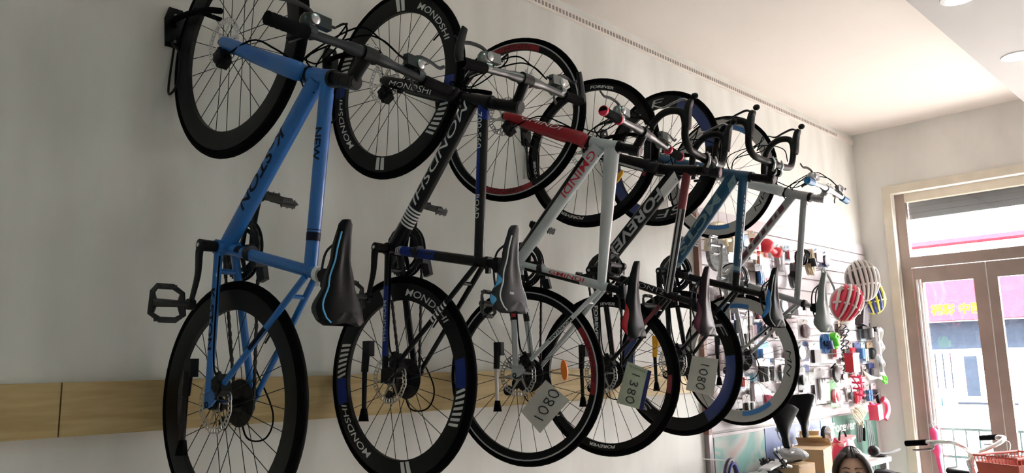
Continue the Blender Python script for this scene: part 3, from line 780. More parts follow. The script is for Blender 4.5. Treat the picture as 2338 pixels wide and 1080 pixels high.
def dress_teal(x):
    f = x['frame']; DT, TT = x['DT'], x['TT']
    DT.text('MCTS', .50, .044, PALEBLUE, f, phi=.15, stretch=2.3, shear=.1, bold=.03)
    DT.band(.88, .93, -2, 2.5, PALEBLUE, f, 'pale_band'); DT.band(.93, .995, -3, 3, BLACK_F, f, 'black_panel', n=16)
    TT.band(.80, .84, -2.6, 2.6, PALEBLUE, f, 'pale_band', n=16, skew=.03); TT.band(.86, 1.0, -3.1, 3.1, BLACK_F, f, 'black_panel', n=18)
    for k in range(16): TT.band(.16+.037*k, .18+.037*k+.006*(k % 3), .95, 1.2, OFFWHITE, f, 'white_mark', skew=.008, n=2)
    DT.band(.0, .10, .2, 1.5, PALEBLUE, f, 'pale_band', skew=.06)
    for k in range(5): x['FK'].band(.25+.09*k, .30+.09*k, .7, 1.3, PALEBLUE, x['fork'], 'pale_mark', skew=.05, n=3)
    for w, c, o in ((x['fw'], x['fc'], -120), (x['rw'], x['rc'], 0)):
        rim_patch(w, c, -60+o, 5+o, c['rin']+.002, c['rout']-.001, DBLUE_R, 'rim_blue_panel'); rim_patch(w, c, 120+o, 185+o, c['rin']+.002, c['rout']-.001, DBLUE_R, 'rim_blue_panel')
        rim_text(w, c, 'SF', 38+o, .036, GREYP, stretch=3.2, bold=-.005); rim_text(w, c, 'SF', 218+o, .036, GREYP, stretch=3.2, bold=-.005)
def dress_white(x):
    f = x['frame']; DT = x['DT']
    for k, (q, l) in enumerate(((.12, .07), (.22, .03), (.28, .08), (.40, .05), (.48, .09), (.60, .04), (.67, .08))): DT.band(q, q+l, -.5+.2*(k % 2), .7-.15*(k % 3), mat('maroon_print', (.10, .02, .035), .5), f, 'maroon_mark', skew=.02)
    x['TT'].band(.1, .9, .5, 1.1, GREYP, f, 'grey_line')
    x['SS'][1].band(.3, .7, .1, .8, BLACK_F, f, 'black_line')
    for w, c, o in ((x['fw'], x['fc'], 0), (x['rw'], x['rc'], 30)):
        for b in (-100+o, 60+o):
            rim_patch(w, c, b-18, b+18, c['rin']+.003, c['rin']+.026, mat('blue_rim_print', (.03, .16, .42), .4), 'rim_blue_panel')
        rim_text(w, c, 'MN', -35+o, .024, BLACK_F, stretch=2.4, bold=-.01)
SAD_BLK = mat('black_saddle_cover', (.003, .003, .0035), .5, bump=.1, scale=40, spec=.16)
SAD_GRY = mat('charcoal_saddle_cover', (.018, .017, .02), .6, bump=.1, scale=40)
SAD_LGT = mat('pale_grey_saddle_cover', (.17, .185, .185), .5)
SAD_MAR = mat('dark_maroon_saddle_cover', (.014, .004, .008), .4, spec=.25)
SKY_PR = mat('light_blue_print', (.10, .42, .78), .4)
RED_PR = mat('red_saddle_panel', (.55, .015, .03), .4)
MAG_PR = mat('magenta_saddle_panel', (.10, .008, .035), .4)
BLU_PR = mat('blue_saddle_panel', (.01, .15, .45), .35)
BARGREY = mat('polished_grey_bar', (.13, .125, .125), .32, .8)

y_=[0.932,1.524,2.077,2.602,3.207,3.779]; psi_=[.138,.113,.239,.16,-.007,-.024]; zr_=[-.094,-.041,-.042,-.05,-.005,.004]; wb_=[1.0635,1.0371,1.0373,.9934,1.0171,.9989]
def org(i): return (.0249, y_[i]*S, 1.5+zr_[i]*S)
bikes = []
def hang(i, **k):
    k.update(i=i, psi=psi_[i], origin=org(i), wb=wb_[i], group='bicycles hanging on the wall')
    bikes.append(make_bike(k))
hang(0, label='sky blue bicycle hanging on the wall, first in the row', frame=BLUE_F, fork_m=BLUE_F, bb=(.446, .315), cl=(.339, .716), hb=(.884, .687), ht=(.850, .783), st=(.824, .853), bar=(.880, .918), tilt=.02, steer=.0,
     wheel='deep_black', dt_r=.0225, tt_r=.0195, tt_r1=.0175, bar_m=mat('dark_grey_bar', (.02, .022, .025), .35, .6), pod_m=mat('smoked_pod', (.03, .04, .04), .3, .5), lever_m=DSTEEL, saddle=SAD_BLK, sx0=.461, sx1=.195, sz=.848, clamp_m=OFFWHITE,
     panels=[(.12, .95, .95, .70, SAD_GRY, 'side_panel', 0)], piping=(1,), pipe_mat=SKY_PR, crank=PI+.05, dress=dress_blue)
hang(1, label='black and royal blue bicycle with white lettering hanging second in the row', frame=BLACK_F, bb=(.438, .33), cl=(.356, .731), hb=(.903, .664), ht=(.862, .776), st=(.826, .878), bar=(.902, .92), steer=.065,
     wheel='deep_band', dt_r=.0235, bar_m=BARGREY, pod_m=mat('bright_pod', (.22, .23, .23), .28, .85), lever_m=DSTEEL, bar_ends=True, bar_w=.285, saddle=SAD_GRY, sx0=.454, sx1=.19, sz=.868,
     panels=[(.55, .72, .95, .60, SKY_PR, 'blue_chevron', 1.0), (.78, .92, .95, .62, SKY_PR, 'blue_chevron', 1.0), (.3, 1.0, 1.0, .96, BLACK, 'skirt', 0)], piping=(1, -1), pipe_mat=OFFWHITE, logo='FOX', crank=PI+.1, dress=dress_mond)
hang(2, label='white bicycle with red fork and red lettering hanging third in the row', frame=WHITE_F, fork_m=RED_F, bb=(.436, .335), cl=(.319, .716), hb=(.878, .680), ht=(.838, .800), st=(.815, .862), bar=(.876, .90), tilt=-.08, steer=-.058,
     wheel='red_rim', dt_r=.0275, dt_r1=.0225, tt_r=.030, tt_r1=.0165, bar_m=BARGREY, pod_m=mat('bright_pod', (.22, .23, .23), .28, .85), lever_m=DSTEEL, grip_ring=mat('red_ring', (.75, .03, .08), .35), saddle=SAD_BLK, sx0=.402, sx1=.125, sz=.852,
     panels=[(.55, .98, .95, .60, RED_PR, 'red_panel', .6)], crank=PI+.15, stand_m=STEEL, dress=dress_gmindi)
hang(3, label='black drop-bar bicycle with large grey lettering and red top tube end, fourth in the row', frame=BLACK_F, bb=(.445, .345), cl=(.318, .68), hb=(.856, .672), ht=(.826, .822), st=(.805, .905), bar=(.868, .868),
     wheel='slim_black', dt_k=.42, dt_r=.026, dt_flat=(.9, 1.3), tt_r=.0185, bars='drop', bar_m=BLACK, lever_m=ALU, saddle=SAD_MAR, sx0=.424, sx1=.145, sz=.848, panels=[(.5, .98, .95, .55, MAG_PR, 'magenta_panel', .6)], crank=PI*.5, dress=dress_forever)
hang(4, label='teal blue drop-bar bicycle with pale lettering and deep blue wheels, fifth in the row', frame=TEAL_F, bb=(.437, .335), cl=(.324, .704), hb=(.878, .655), ht=(.828, .81), st=(.80, .90), bar=(.872, .915),
     wheel='deep_blue', dt_k=.42, dt_r=.026, dt_flat=(.9, 1.3), tt_r=.022, tt_r1=.017, st_m=BLACK_F, ss_m=BLACK_F, cs_m=BLACK_F, bars='drop', bar_m=BLACK, lever_m=BLACK, saddle=SAD_BLK, sx0=.402, sx1=.14, sz=.895, panels=[(.35, .85, .95, .45, BLU_PR, 'blue_panel', .6)], piping=(1,), pipe_mat=GREYP,
     crank=PI+.05, stand_top=YELLOW, dress=dress_teal)
hang(5, label='silver white bicycle with pale deep rims and blue grips, last in the row', frame=GREY_F, fork_m=WHITE_F, bb=(.430, .33), cl=(.276, .726), hb=(.846, .700), ht=(.799, .828), st=(.782, .884), bar=(.825, .918), tilt=.09, steer=-.04,
     wheel='deep_white', dt_r=.0185, tt_r=.0165, bar_m=STEEL, grip_m=mat('blue_grip', (.03, .22, .48), .4), pod_m=ALU, lever_m=BLACK, bar_w=.26, stem_m=ALU, spacer_m=ALU, post_m=ALU, saddle=SAD_LGT, sx0=.412, sx1=.12, sz=.87, crank=.2, crank_m=ALU, ring_m=ALU, pedal='alu', stand_top=DSTEEL, dress=dress_white)
# ------------------------------------------------------------------ wall hooks under the front wheels
HOOK_N = ['sky blue', 'black and royal blue', 'white and red', 'black grey-lettered', 'teal blue', 'silver white']
for i, b in enumerate(bikes):
    mw = b['root'].matrix_world; FA = b['FA']
    rin = WHEELS[['deep_black', 'deep_band', 'red_rim', 'slim_black', 'deep_blue', 'deep_white'][i]]['rin']
    dx = .165; zz = FA.z-math.sqrt(rin*rin-dx*dx)
    base = mw @ V((FA.x+dx, .018, 0)); base.x = 0.0
    t = thing('wall_hook', 'black wall hook under the front rim of the %s bicycle' % HOOK_N[i], 'hook', base, 'wall hooks holding the bicycles')
    MB().prism([(-.028, -.075), (.028, -.075), (.034, .02), (.022, .06), (-.022, .06), (-.034, .02)], 0, .008, (V((0, 0, 0)), (0, 1, 0), (0, 0, 1), (1, 0, 0))).build('plate', BLACK, t, False)
    psi = psi_[i]; e = V((math.cos(psi), math.sin(psi), 0)); n = V((-math.sin(psi), math.cos(psi), 0))
    L = zz+.0249+.018
    o_ = n*-.024
    MB().sweep(spl([V((0, 0, .0)), e*.03+o_, e*(L*.6)+o_, e*(L+.06)+o_+V((0, 0, -.02)), e*(L+.15)+o_+V((0, 0, -.05))], 5), .010, 8).build('arm', RUBBER, t)
    MB().sweep([e*L+o_, e*L+n*.07], .008, 8).build('cross_peg', RUBBER, t)
    MB().sweep(spl([V((.006, .0, -.04)), e*.04+o_+V((0, 0, -.08)), e*.085+o_+V((0, 0, -.12)), e*.09+o_+V((0, 0, -.17)), e*.08+o_+V((0, 0, -.23)), e*.03+o_+V((0, 0, -.24)), V((.008, 0, -.07))], 5), .004, 6).build('lower_loop', BLACK, t)
    for s in (-1, 1): MB().disc((.009, s*.0, .035 if s > 0 else -.055), .006, .004, 'x', 10).build('screw', STEEL, t)

# ------------------------------------------------------------------ price papers tucked into the rear wheels
PAPER = mat('creased_paper', (.62, .60, .56), .8, var=.05, scale=14, bump=.4, bscale=30)
CARDP = mat('printed_card', (.50, .56, .44), .6, var=.1, scale=20)
INK = mat('marker_ink', (.006, .006, .008), .6)
def price(i, corners, label, stroke_sets, paper, edge=None, y=.052):
    """a sheet in the plane of the wheel: corners are (out, forward) on the bicycle"""
    mw = bikes[i]['root'].matrix_world
    P4 = [V((c[1], y, c[0])) for c in corners]
    cen = sum(P4, V())/4
    t = thing('price_paper', label, 'price tag', mw @ cen, 'handwritten prices')
    R = mw.to_3x3()
    Q = [R @ (p-cen) for p in P4]; nrm = R @ V((0, 1, 0))
    def at(u, v, off=0):      # u along the long reading edge, v across
        p = (Q[0].lerp(Q[1], u)).lerp(Q[3].lerp(Q[2], u), v)
        return p+nrm*(off+.006*math.sin(u*3)*math.sin(v*2.5))
    m = MB(); m.grid(lambda u, v: at(u, v), 10, 10); m.grid(lambda u, v: at(u, v, -.0012), 10, 10)
    m.build('sheet', paper, t)
    if edge:
        MB().grid(lambda u, v: at(edge[0]+(edge[1]-edge[0])*u, v, .0006), 3, 10).build('blue_border', edge[2], t)
        for k in range(9): MB().grid(lambda u, v: at(.12+.075*k+.045*u, .05+.05*v, .0006), 1, 1).build('small_print', mat('small_print', (.25, .30, .18), .7), t)
    for s in stroke_sets:
        MB().sweep([at(a, b, .0012) for a, b in [(p.x, p.y) for p in spl([(q[0], q[1], 0) for q in s], 6)]], .0021, 5).build('pen_stroke', INK, t)
def digits(txt, o, d, size):
    """pen strokes for 1, 3, 8, 0 laid along d from o"""
    G = {'1': [[(.5, 0), (.5, 1)]], '0': [[(.5, 0), (.15, .3), (.2, .8), (.55, 1), (.85, .6), (.75, .15), (.5, 0)]],
         '8': [[(.75, .15), (.35, .1), (.3, .4), (.7, .65), (.75, .95), (.35, .98), (.25, .7), (.7, .4), (.8, .12)]],
         '3': [[(.25, .12), (.6, .02), (.75, .25), (.45, .48), (.75, .65), (.65, .95), (.2, .92)]]}
    out = []; dx, dy = d; ux, uy = -dy, dx
    for k, ch in enumerate(txt):
        for s in G[ch]: out.append([(o[0]+dx*(k+p[0])*size+ux*p[1]*size*1.5, o[1]+dy*(k+p[0])*size+uy*p[1]*size*1.5) for p in s])
    return out
price(2, [(.37, -.134), (.48, -.018), (.578, -.092), (.451, -.211)], 'creased white paper with the handwritten price 1080 tilted on its corner', digits('1080', (.08, .50), (.84, -.2), .26), PAPER)
price(3, [(.489, .052), (.596, .01), (.551, -.144), (.43, -.116)], 'pale green printed card with the handwritten price 1380 and a blue border', digits('1380', (.62, .12), (.02, 1), .205), CARDP, (.86, 1.0, mat('card_blue', (.02, .025, .16), .5)))
price(4, [(.471, .028), (.607, .01), (.569, -.154), (.426, -.127)], 'plain beige paper with the handwritten price 1080 hanging straight', digits('1080', (.72, .12), (-.06, 1), .20), PAPER)

# ------------------------------------------------------------------ shop front: door_1
CASING = mat('cream_casing', (.70, .63, .52), .5)
CHAMP = mat('champagne_aluminium', (.34, .27, .24), .38, .55, var=.1, scale=5)
PANE = glass('door_glass', (.96, .98, 1.0), .05)
d1 = bpy.data.objects.new('door_1', None); COL.objects.link(d1); tag(d1, 'glazed shop front with brown metal frame and transom', None, None, 'structure'); d1.location = (.27, YF, 0)
def dbx(x0, x1, y0, y1, z0, z1, name, m, par=d1): return bx(x0-.27, x1-.27, y0, y1, z0, z1).build(name, m, par, False)
dbx(.205, .27, -.022, .02, 0, 2.871, 'casing', CASING); dbx(3.42, 3.485, -.022, .02, 0, 2.871, 'casing', CASING); dbx(.27, 3.42, -.022, .02, 2.806, 2.871, 'casing', CASING)
dbx(.27, .345, .06, .12, 0, 2.805, 'jamb', CHAMP); dbx(3.345, 3.42, .06, .12, 0, 2.805, 'jamb', CHAMP)
dbx(.345, 3.345, .06, .12, 2.735, 2.805, 'head_rail', CASING); dbx(.345, 3.345, .06, .12, 2.20, 2.285, 'transom_rail', CHAMP)
dbx(.345, 3.345, .088, .094, 2.285, 2.735, 'transom_pane', PANE)
bxm = mat('shutter_grey', (.22, .215, .22), .6)
for k in range(4): dbx(.345, 3.345, .135, .157, 2.60+.05*k, 2.6485+.05*k, 'shutter_slat', bxm)
xs = [.345, .865, 1.385, 1.905, 2.425, 2.945, 3.345]
for k in range(6):
    x0, x1 = xs[k]+.004, xs[k+1]-.004; yo = .07
    lf = dbx(x0, x0+.066, yo, yo+.04, .02, 2.195, 'leaf', CHAMP)
    def sub(a, b, c, d, n, m, y0=yo, y1=yo+.04):
        o = bx(a-.27, b-.27, y0, y1, c, d).build(n, m, lf, False); return o
    sub(x1-.088, x1, .02, 2.195, 'stile', CHAMP); sub(x0+.066, x1-.088, 2.075, 2.195, 'top_rail', CHAMP); sub(x0+.066, x1-.088, .02, .18, 'bottom_rail', CHAMP)
    sub(x0+.066, x1-.088, .18, 2.075, 'pane', PANE, yo+.017, yo+.023)
    sub(x1+.001, x1+.007, .03, 2.19, 'gasket', mat('gasket', (.6, .58, .56), .6), yo-.002, yo+.02) if k == 0 else None
# white guide bars beside the first leaf
for dx in (0, .022): dbx(.378+dx, .389+dx, .035, .05, .98, 2.10, 'guide_bar', WHITE)
dbx(.365, .425, .03, .056, .96, .985, 'bar_bracket', ALU)
# folded pink umbrella hooked on the bracket
PINK = mat('pink_nylon', (.72, .06, .19), .6)
um = thing('umbrella', 'folded pink umbrella hooked beside the glass door', 'umbrella', (.40, 6.54, .94))
MB().sweep(spl([(0, 0, .02), (.004, 0, -.06), (.012, -.004, -.16), (.016, -.008, -.20)], 5), [.012, .026, .03, .03, .028, .026, .026, .03, .034, .034, .03, .024, .02, .018, .016, .016], 10).build('canopy', PINK, um)
MB().sweep(spl([(.016, -.008, -.2), (.035, -.015, -.36), (.05, -.02, -.46)], 4), [.018, .012], 8).build('strap_fold', PINK, um)
MB().sweep(spl([(0, 0, .02), (-.004, 0, .05), (.01, .0, .062), (.016, 0, .04)], 4), .005, 6).build('handle', WHITE, um)

# ------------------------------------------------------------------ outside
PAVE = mat('pavement', (.34, .33, .31), .8, var=.1, scale=1.5)
struct('pavement', bx(-30, 30, YF+.2, 40, -.3, -.12), PAVE)
BW = mat('white_render', (.80, .78, .76), .8)
bd = thing('shop_building', 'white single-storey shop row across the street with a pink sign', 'building', (0, 16, -.12))
def ob(x0, x1, y0, y1, z0, z1, n, m, par=bd): return bx(x0, x1, y0, y1, z0+.12, z1+.12).build(n, m, par, False)
ob(-12, 9, 0, 4, -.12, 3.55, 'wall', BW)
SIGN = mat('red_sign_fabric', (.40, .025, .038), .9, spec=0.0); ob(-12, 9, -.3, .2, 3.56, 3.64, 'eave', SIGN)
sg = ob(-9, 6, -.35, -.05, 2.14, 2.98, 'sign_board', SIGN)
TYEL = mat('yellow_sign_letters', (.80, .52, .010), .9, spec=0.0)
for xx, tx in ((-2.15, '体彩 福彩 中国'), (-.55, '彩票')):
    lettering(tx, .20, lambda u, v: V((xx+u, -.353, 2.34+.12+v)), TYEL, sg, cuty=1, bold=.03)
BG = mat('street_glass', (.018, .023, .033), .9, spec=0.0)
ob(-3.4, 3, -.02, .02, 1.62, 2.12, 'shop_window', BG)
wn = ob(-1.98, -1.77, -.03, .02, .77, 1.49, 'window', BG); ob(-.9, -.55, -.03, .02, .7, 1.42, 'window', BG); ob(-.3, .2, -.03, .02, .75, 1.42, 'window', BG)
for k in range(4): ob(-2.6+.13*k, -2.585+.13*k, -.03, .02, .9, 1.55, 'door_line', mat('pale_grey_line', (.016, .019, .026), .9, spec=0.0))
ob(-2.15, -1.2, -.04, .02, .62, .66, 'ledge', mat('pale_grey_line', (.016, .019, .026), .9, spec=0.0))
for xx in (-2.40, -2.31): ob(xx, xx+.07, -.35, -.2, .60, .74, 'air_conditioner', mat('turquoise_box', (.006, .07, .09), .5))
sf = thing('street_fence', 'thin pale railing along the far pavement beyond the glass door', 'fence', (0, 12, -.119))
FEN = mat('pale_green_rail', (.014, .02, .019), .9, spec=0.0)
for z in (.25, .62): bx(-6, 4, -.015, .015, z-.015, z+.015).build('rail', FEN, sf, False)
pm_ = bx(-.008, .008, -.008, .008, 0, .62).mesh('picket', FEN, False)
for k in range(60): inst('picket', pm_, sf, (-5.9+.16*k, 0, 0))

# ------------------------------------------------------------------ slat panel with posters below
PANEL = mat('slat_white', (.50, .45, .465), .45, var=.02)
sp_ = thing('slat_panel', 'white slotted display panel fixed to the wall by the shop door', 'display panel', (.001, 4.0, 1.09))
for k in range(15):
    z0 = .0885*k
    if z0 > 1.28: break
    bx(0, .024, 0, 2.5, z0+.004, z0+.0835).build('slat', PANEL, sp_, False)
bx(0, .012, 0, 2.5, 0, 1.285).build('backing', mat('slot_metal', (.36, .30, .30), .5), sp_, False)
WOODR = mat('reddish_wood', (.24, .12, .09), .5)
bx(0, .035, -.035, -.002, -.01, 1.285).build('edge_trim', WOODR, sp_, False)
ALUE = mat('panel_edge_metal', (.30, .26, .27), .4, .5)
bx(0, .03, -.03, -.004, -1.05, -.012).build('edge_post', ALUE, sp_, False)
def poster_mat(name, cols, scale):
    m = mat(name, cols[0], .55, var=0); nt = m.node_tree; b = nt.nodes['Principled BSDF']
    tc = nt.nodes.new('ShaderNodeTexCoord'); mp = nt.nodes.new('ShaderNodeMapping'); mp.inputs['Scale'].default_value = (1, .6, 1.0)
    nz = nt.nodes.new('ShaderNodeTexNoise'); nz.inputs['Scale'].default_value = scale; nz.inputs['Detail'].default_value = 2; nz.inputs['Distortion'].default_value = 1.0
    rp = nt.nodes.new('ShaderNodeValToRGB'); rp.color_ramp.interpolation = 'EASE'
    while len(rp.color_ramp.elements) < len(cols): rp.color_ramp.elements.new(.5)
    for k, c in enumerate(cols): rp.color_ramp.elements[k].position = .3+.4*k/(len(cols)-1); rp.color_ramp.elements[k].color = c+(1,)
    nt.links.new(tc.outputs['Object'], mp.inputs['Vector']); nt.links.new(mp.outputs['Vector'], nz.inputs['Vector'])
    nt.links.new(nz.outputs['Fac'], rp.inputs['Fac']); nt.links.new(rp.outputs['Color'], b.inputs['Base Color'])
    return m
def poster(y0, y1, z0, z1, m, label, texts=()):
    t = thing('poster', label, 'poster', (.022, (y0+y1)/2, (z0+z1)/2), 'posters under the slotted panel')
    w, h = (y1-y0)/2, (z1-z0)/2
    s = bx(0, .004, -w, w, -h, h).build('sheet', m, t, False)
    for body, yy, zz, hh, mt, st in texts:
        if not body: 
            for q in range(11): bx(.004, .0052, -.30+.05*q, -.268+.05*q, .205, .235 if q % 3 else .23).build('print_block', mt, t, False)
            continue
        lettering(body, hh, lambda u, v: V((.0046, yy+u, zz+v)), mt, t, cuty=1, stretch=st)
    return t
bx(0, .02, 0, 2.5, -1.0, -.012).build('lower_backing', PANEL, sp_, False)
poster(4.03, 4.62, .35, 1.06, poster_mat('map_poster', [(0.400, 0.310, 0.290), (0.360, 0.400, 0.370), (0.150, 0.330, 0.300), (0.425, 0.400, 0.370)], 5), 'faded pink and pale green poster at the panel corner near the hanging tyre')
poster(4.63, 5.42, .35, 1.07, poster_mat('blue_poster', [(0.060, 0.070, 0.210), (0.150, 0.190, 0.330), (0.310, 0.360, 0.425)], 3), 'violet blue poster with a white word, behind the hanging black saddles', [('Forever', .20, .295, .08, WHITE, 1.0), ('', 0, 0, .03, WHITE, 1.0)])
poster(5.43, 5.62, .35, 1.07, poster_mat('cyan_poster', [(0.110, 0.275, 0.375), (0.275, 0.400, 0.450)], 3), 'narrow sky blue poster strip between the violet and green posters')
poster(5.63, 6.42, .35, 1.08, poster_mat('green_poster', [(0.025, 0.080, 0.050), (0.080, 0.180, 0.140), (0.250, 0.350, 0.310)], 3), 'dark green poster with white Forever lettering beside the door wall', [('Forever', -.21, .290, .070, WHITE, 1.35)])
# ------------------------------------------------------------------ goods hanging on the slotted panel
CLEAR = glass('clear_bag', (.95, .95, .96), .07, .15)
def peg(t, x):
    """chrome peg from the panel out to the goods; things stand at their own place, so the peg runs back to x = 0.024"""
    MB().sweep([V((.0262-x, 0, 0)), V((-.0, 0, 0)), V((.012, 0, .012))], .0028, 6).build('peg', STEEL, t)
G1 = 'goods hanging on the slotted panel'
PACKQ = []
def pack(*a, **k): PACKQ.append((a, k))
def goods_boxes():
    bpy.context.view_layer.update(); out = []
    for o in COL.objects:
        if o.parent is None and o.get('group') in (G1, 'cycling helmets on the panel', 'spare saddles below the panel'):
            vs = [c.matrix_world @ V(q) for c in o.children if not c.name.startswith('peg') for q in c.bound_box]
            if vs: out.append([f(v[k] for v in vs) for k in range(3) for f in (min, max)])
            for c in o.children:
                if c.name.startswith('peg'):
                    vs = [c.matrix_world @ V(q) for q in c.bound_box]; out.append([f(v[k] for v in vs) for k in range(3) for f in (min, max)])
    return out
def hang_packs():
    boxes = goods_boxes()
    for a, k in PACKQ:
        y, z, w, h, x = a[:5]
        done = False
        for kk in (1.0, .85, .7):
            for x in [a[4]]+[.05+.012*q for q in range(9)]:
                b = [x-.006, x+.052, y-w*kk/2-.003, y+w*kk/2+.003, z-h*kk/2-.003, z+h*kk/2+.024]
                pb = [.026, x, y-.006, y+.006, z+h*kk/2-.006, z+h*kk/2+.006]
                if not any(q[0] < c[1] and c[0] < q[1] and q[2] < c[3] and c[2] < q[3] and q[4] < c[5] and c[4] < q[5] for c in boxes for q in (b, pb)): done = True; break
            if done: break
        if done: boxes += [b, pb]; make_pack(y, z, w*kk, h*kk, x, *a[5:], **k)
def make_pack(y, z, w, h, x, label, card, prod, shape='box', header=None, cat='blister pack', name='blister_pack', depth=.03):
    """carded pack: card, product, clear bubble; z is the middle"""
    t = thing(name, label, cat, (x, y, z+h/2), G1); peg(t, x)
    MB().prism([(-w/2, -h), (w/2, -h), (w/2, .012), (.012, .02), (-.012, .02), (-w/2, .012)], -.002, .0, (V((0, 0, 0)), (0, 1, 0), (0, 0, 1), (1, 0, 0))).build('card', card, t, False)
    if header: MB().box((.0012, 0, -.012), (.002, w*.98, .045)).build('header', header, t, False)
    c = V((depth/2, 0, -h*.55))
    m = MB()
    if shape == 'box': m.box(c, (depth*.7, w*.74, h*.62))
    elif shape == 'ball': m.ball(c, min(w, h)*.42, 12, (.6, 1, 1))
    elif shape == 'tube': m.sweep([c+V((0, 0, h*.3)), c+V((0, 0, -h*.3))], w*.3, 10)
    elif shape == 'pair':
        for s in (-1, 1): m.sweep(spl([c+V((0, s*w*.22, h*.3)), c+V((0, s*w*.25, 0)), c+V((0, s*w*.2, -h*.32))], 4), [w*.2, w*.17], 8)
    elif shape == 'tool':
        for s in (-1, 0, 1): m.sweep([c+V((0, s*w*.25, h*.32)), c+V((0, s*w*.2, -h*.1)), c+V((0, s*w*.3, -h*.33))], [.012, .016, .008], 6)
    elif shape == 'disc': m.disc(c, min(w, h)*.42, .012, 'x', 24)
    m.build('product', prod, t)
    MB().box(c+V((.004, 0, 0)), (depth, w*.86, h*.72), None).build('clear_bubble', CLEAR, t, False)
    return t
def coil(y, z, R, r, turns, x, label, m, cat='cable lock', name='cable_lock', axis=(1, .35, 0), head=None, tail=0.0):
    t = thing(name, label, cat, (x, y, z+R), G1); peg(t, x)
    ax = V(axis).normalized(); u, w = perp(ax); pts = []
    N = int(26*turns)
    for k in range(N+1):
        a = 2*PI*k/26; rr = R*(1+.05*math.sin(k*.9)); pts.append(V((0, 0, -R))+ax*((k/N-.5)*.045)+u*(rr*math.cos(a))+w*(rr*math.sin(a)))
    MB().sweep(pts, r, 7).build('cable', m, t)
    if head: MB().sweep([pts[-1]+V((0, 0, .015)), pts[-1]+V((.01, 0, -.04))], r*2.3, 10).build('lock_head', head, t)
    for k in (0, 8): MB().sweep([V((0, 0, -R))+u*(R*math.cos(2*PI*k/13))*.86+w*(R*math.sin(2*PI*k/13))*.86, V((0, 0, -R))+u*(R*math.cos(2*PI*k/13))*1.14+w*(R*math.sin(2*PI*k/13))*1.14], r*2.2, 6).build('tie', BLACK, t)
    return t
def helmet(y, z, x, label, shell_m, rib_m, rot, size=1.0, cat='helmet', alt=None):
    zz_ = V(rot[0]).normalized(); xx_ = V(rot[1]); xx_ = (xx_-zz_*xx_.dot(zz_)).normalized(); yy_ = zz_.cross(xx_)
    rot = Matrix(((xx_.x, yy_.x, zz_.x), (xx_.y, yy_.y, zz_.y), (xx_.z, yy_.z, zz_.z))).to_euler()
    t = thing('helmet', label, cat, (x, y, z), 'cycling helmets on the panel', rot)
    a, b, c = .145*size, .105*size, .115*size
    def sp(th, ph, k=1): return V((a*k*math.cos(th)*math.cos(ph), b*k*math.cos(th)*math.sin(ph), c*k*math.sin(th)))
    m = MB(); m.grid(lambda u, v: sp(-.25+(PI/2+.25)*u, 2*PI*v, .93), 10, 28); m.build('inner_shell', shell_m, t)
    n = 7
    for k in range(n):      # long ribs front to back
        f = -.82+1.64*k/(n-1); pts = []
        for j in range(19):
            s = -1+2*j/18; xx = a*s*math.sqrt(max(.0, 1-f*f*.75)); yy = b*f*(1-.25*s*s)
            q = 1-(xx/a)**2-(yy/b)**2; zz = c*math.sqrt(max(0, q))-.02*size*(abs(s)**3)
            pts.append(V((xx, yy, zz)))
        MB().sweep(pts, [.006*size]+[.010*size, .012*size, .014*size]+[.0155*size]*11+[.014*size, .012*size, .010*size]+[.006*size], 6, flat=(.7, 1)).build('rib', rib_m if (k % 2 == 0 or alt is None) else alt, t)
    for s in (-.35, .45):
        pts = []
        for j in range(13):
            f = -.9+1.8*j/12; xx = a*s*(1-.2*f*f); yy = b*f; q = 1-(xx/a)**2-(yy/b)**2
            pts.append(V((xx, yy, c*math.sqrt(max(0, q))*.985)))
        MB().sweep(pts, .008*size, 6).build('cross_rib', rib_m, t)
    MB().sweep([sp(-.25, 2*PI*k/24, .97) for k in range(24)], .009*size, 6, closed=True).build('rim', rib_m, t)
    for s in (-1, 1): MB().sweep(spl([sp(-.2, s*1.1), V((a*.3, s*b*.9, -.1*size)), V((a*.2, s*.02, -.17*size))], 5), .004, 5, flat=(1.5, .4)).build('strap', BLACK, t)
    return t
CREAM = mat('cream_plastic', (.72, .62, .45), .5); SPECK = mat('speckled_grey', (.16, .16, .17), .5, var=.7, scale=60); CARDW = mat('white_card', (.50, .475, .48), .6)
REDC = mat('red_plastic', (.72, .03, .05), .35); ROSE = mat('rose_plastic', (.70, .04, .12), .3); GREEN = mat('bright_green_rubber', (.12, .72, .03), .4); BLUEC = mat('blue_rubber', (.03, .16, .42), .45); DKB = mat('dark_navy_pack', (.02, .04, .16), .45)
BRONZE = mat('bronze_cable', (.42, .34, .22), .35, .4); LBLUE = mat('light_blue_card', (.10, .38, .80), .5); TURQ = mat('turquoise_card', (.16, .52, .70), .5); GREYC = mat('grey_mesh', (.30, .27, .26), .6, var=.3, scale=50)
MAROON = mat('maroon_plastic', (.16, .02, .04), .4); IVORY = mat('ivory_rope', (.72, .66, .52), .6)
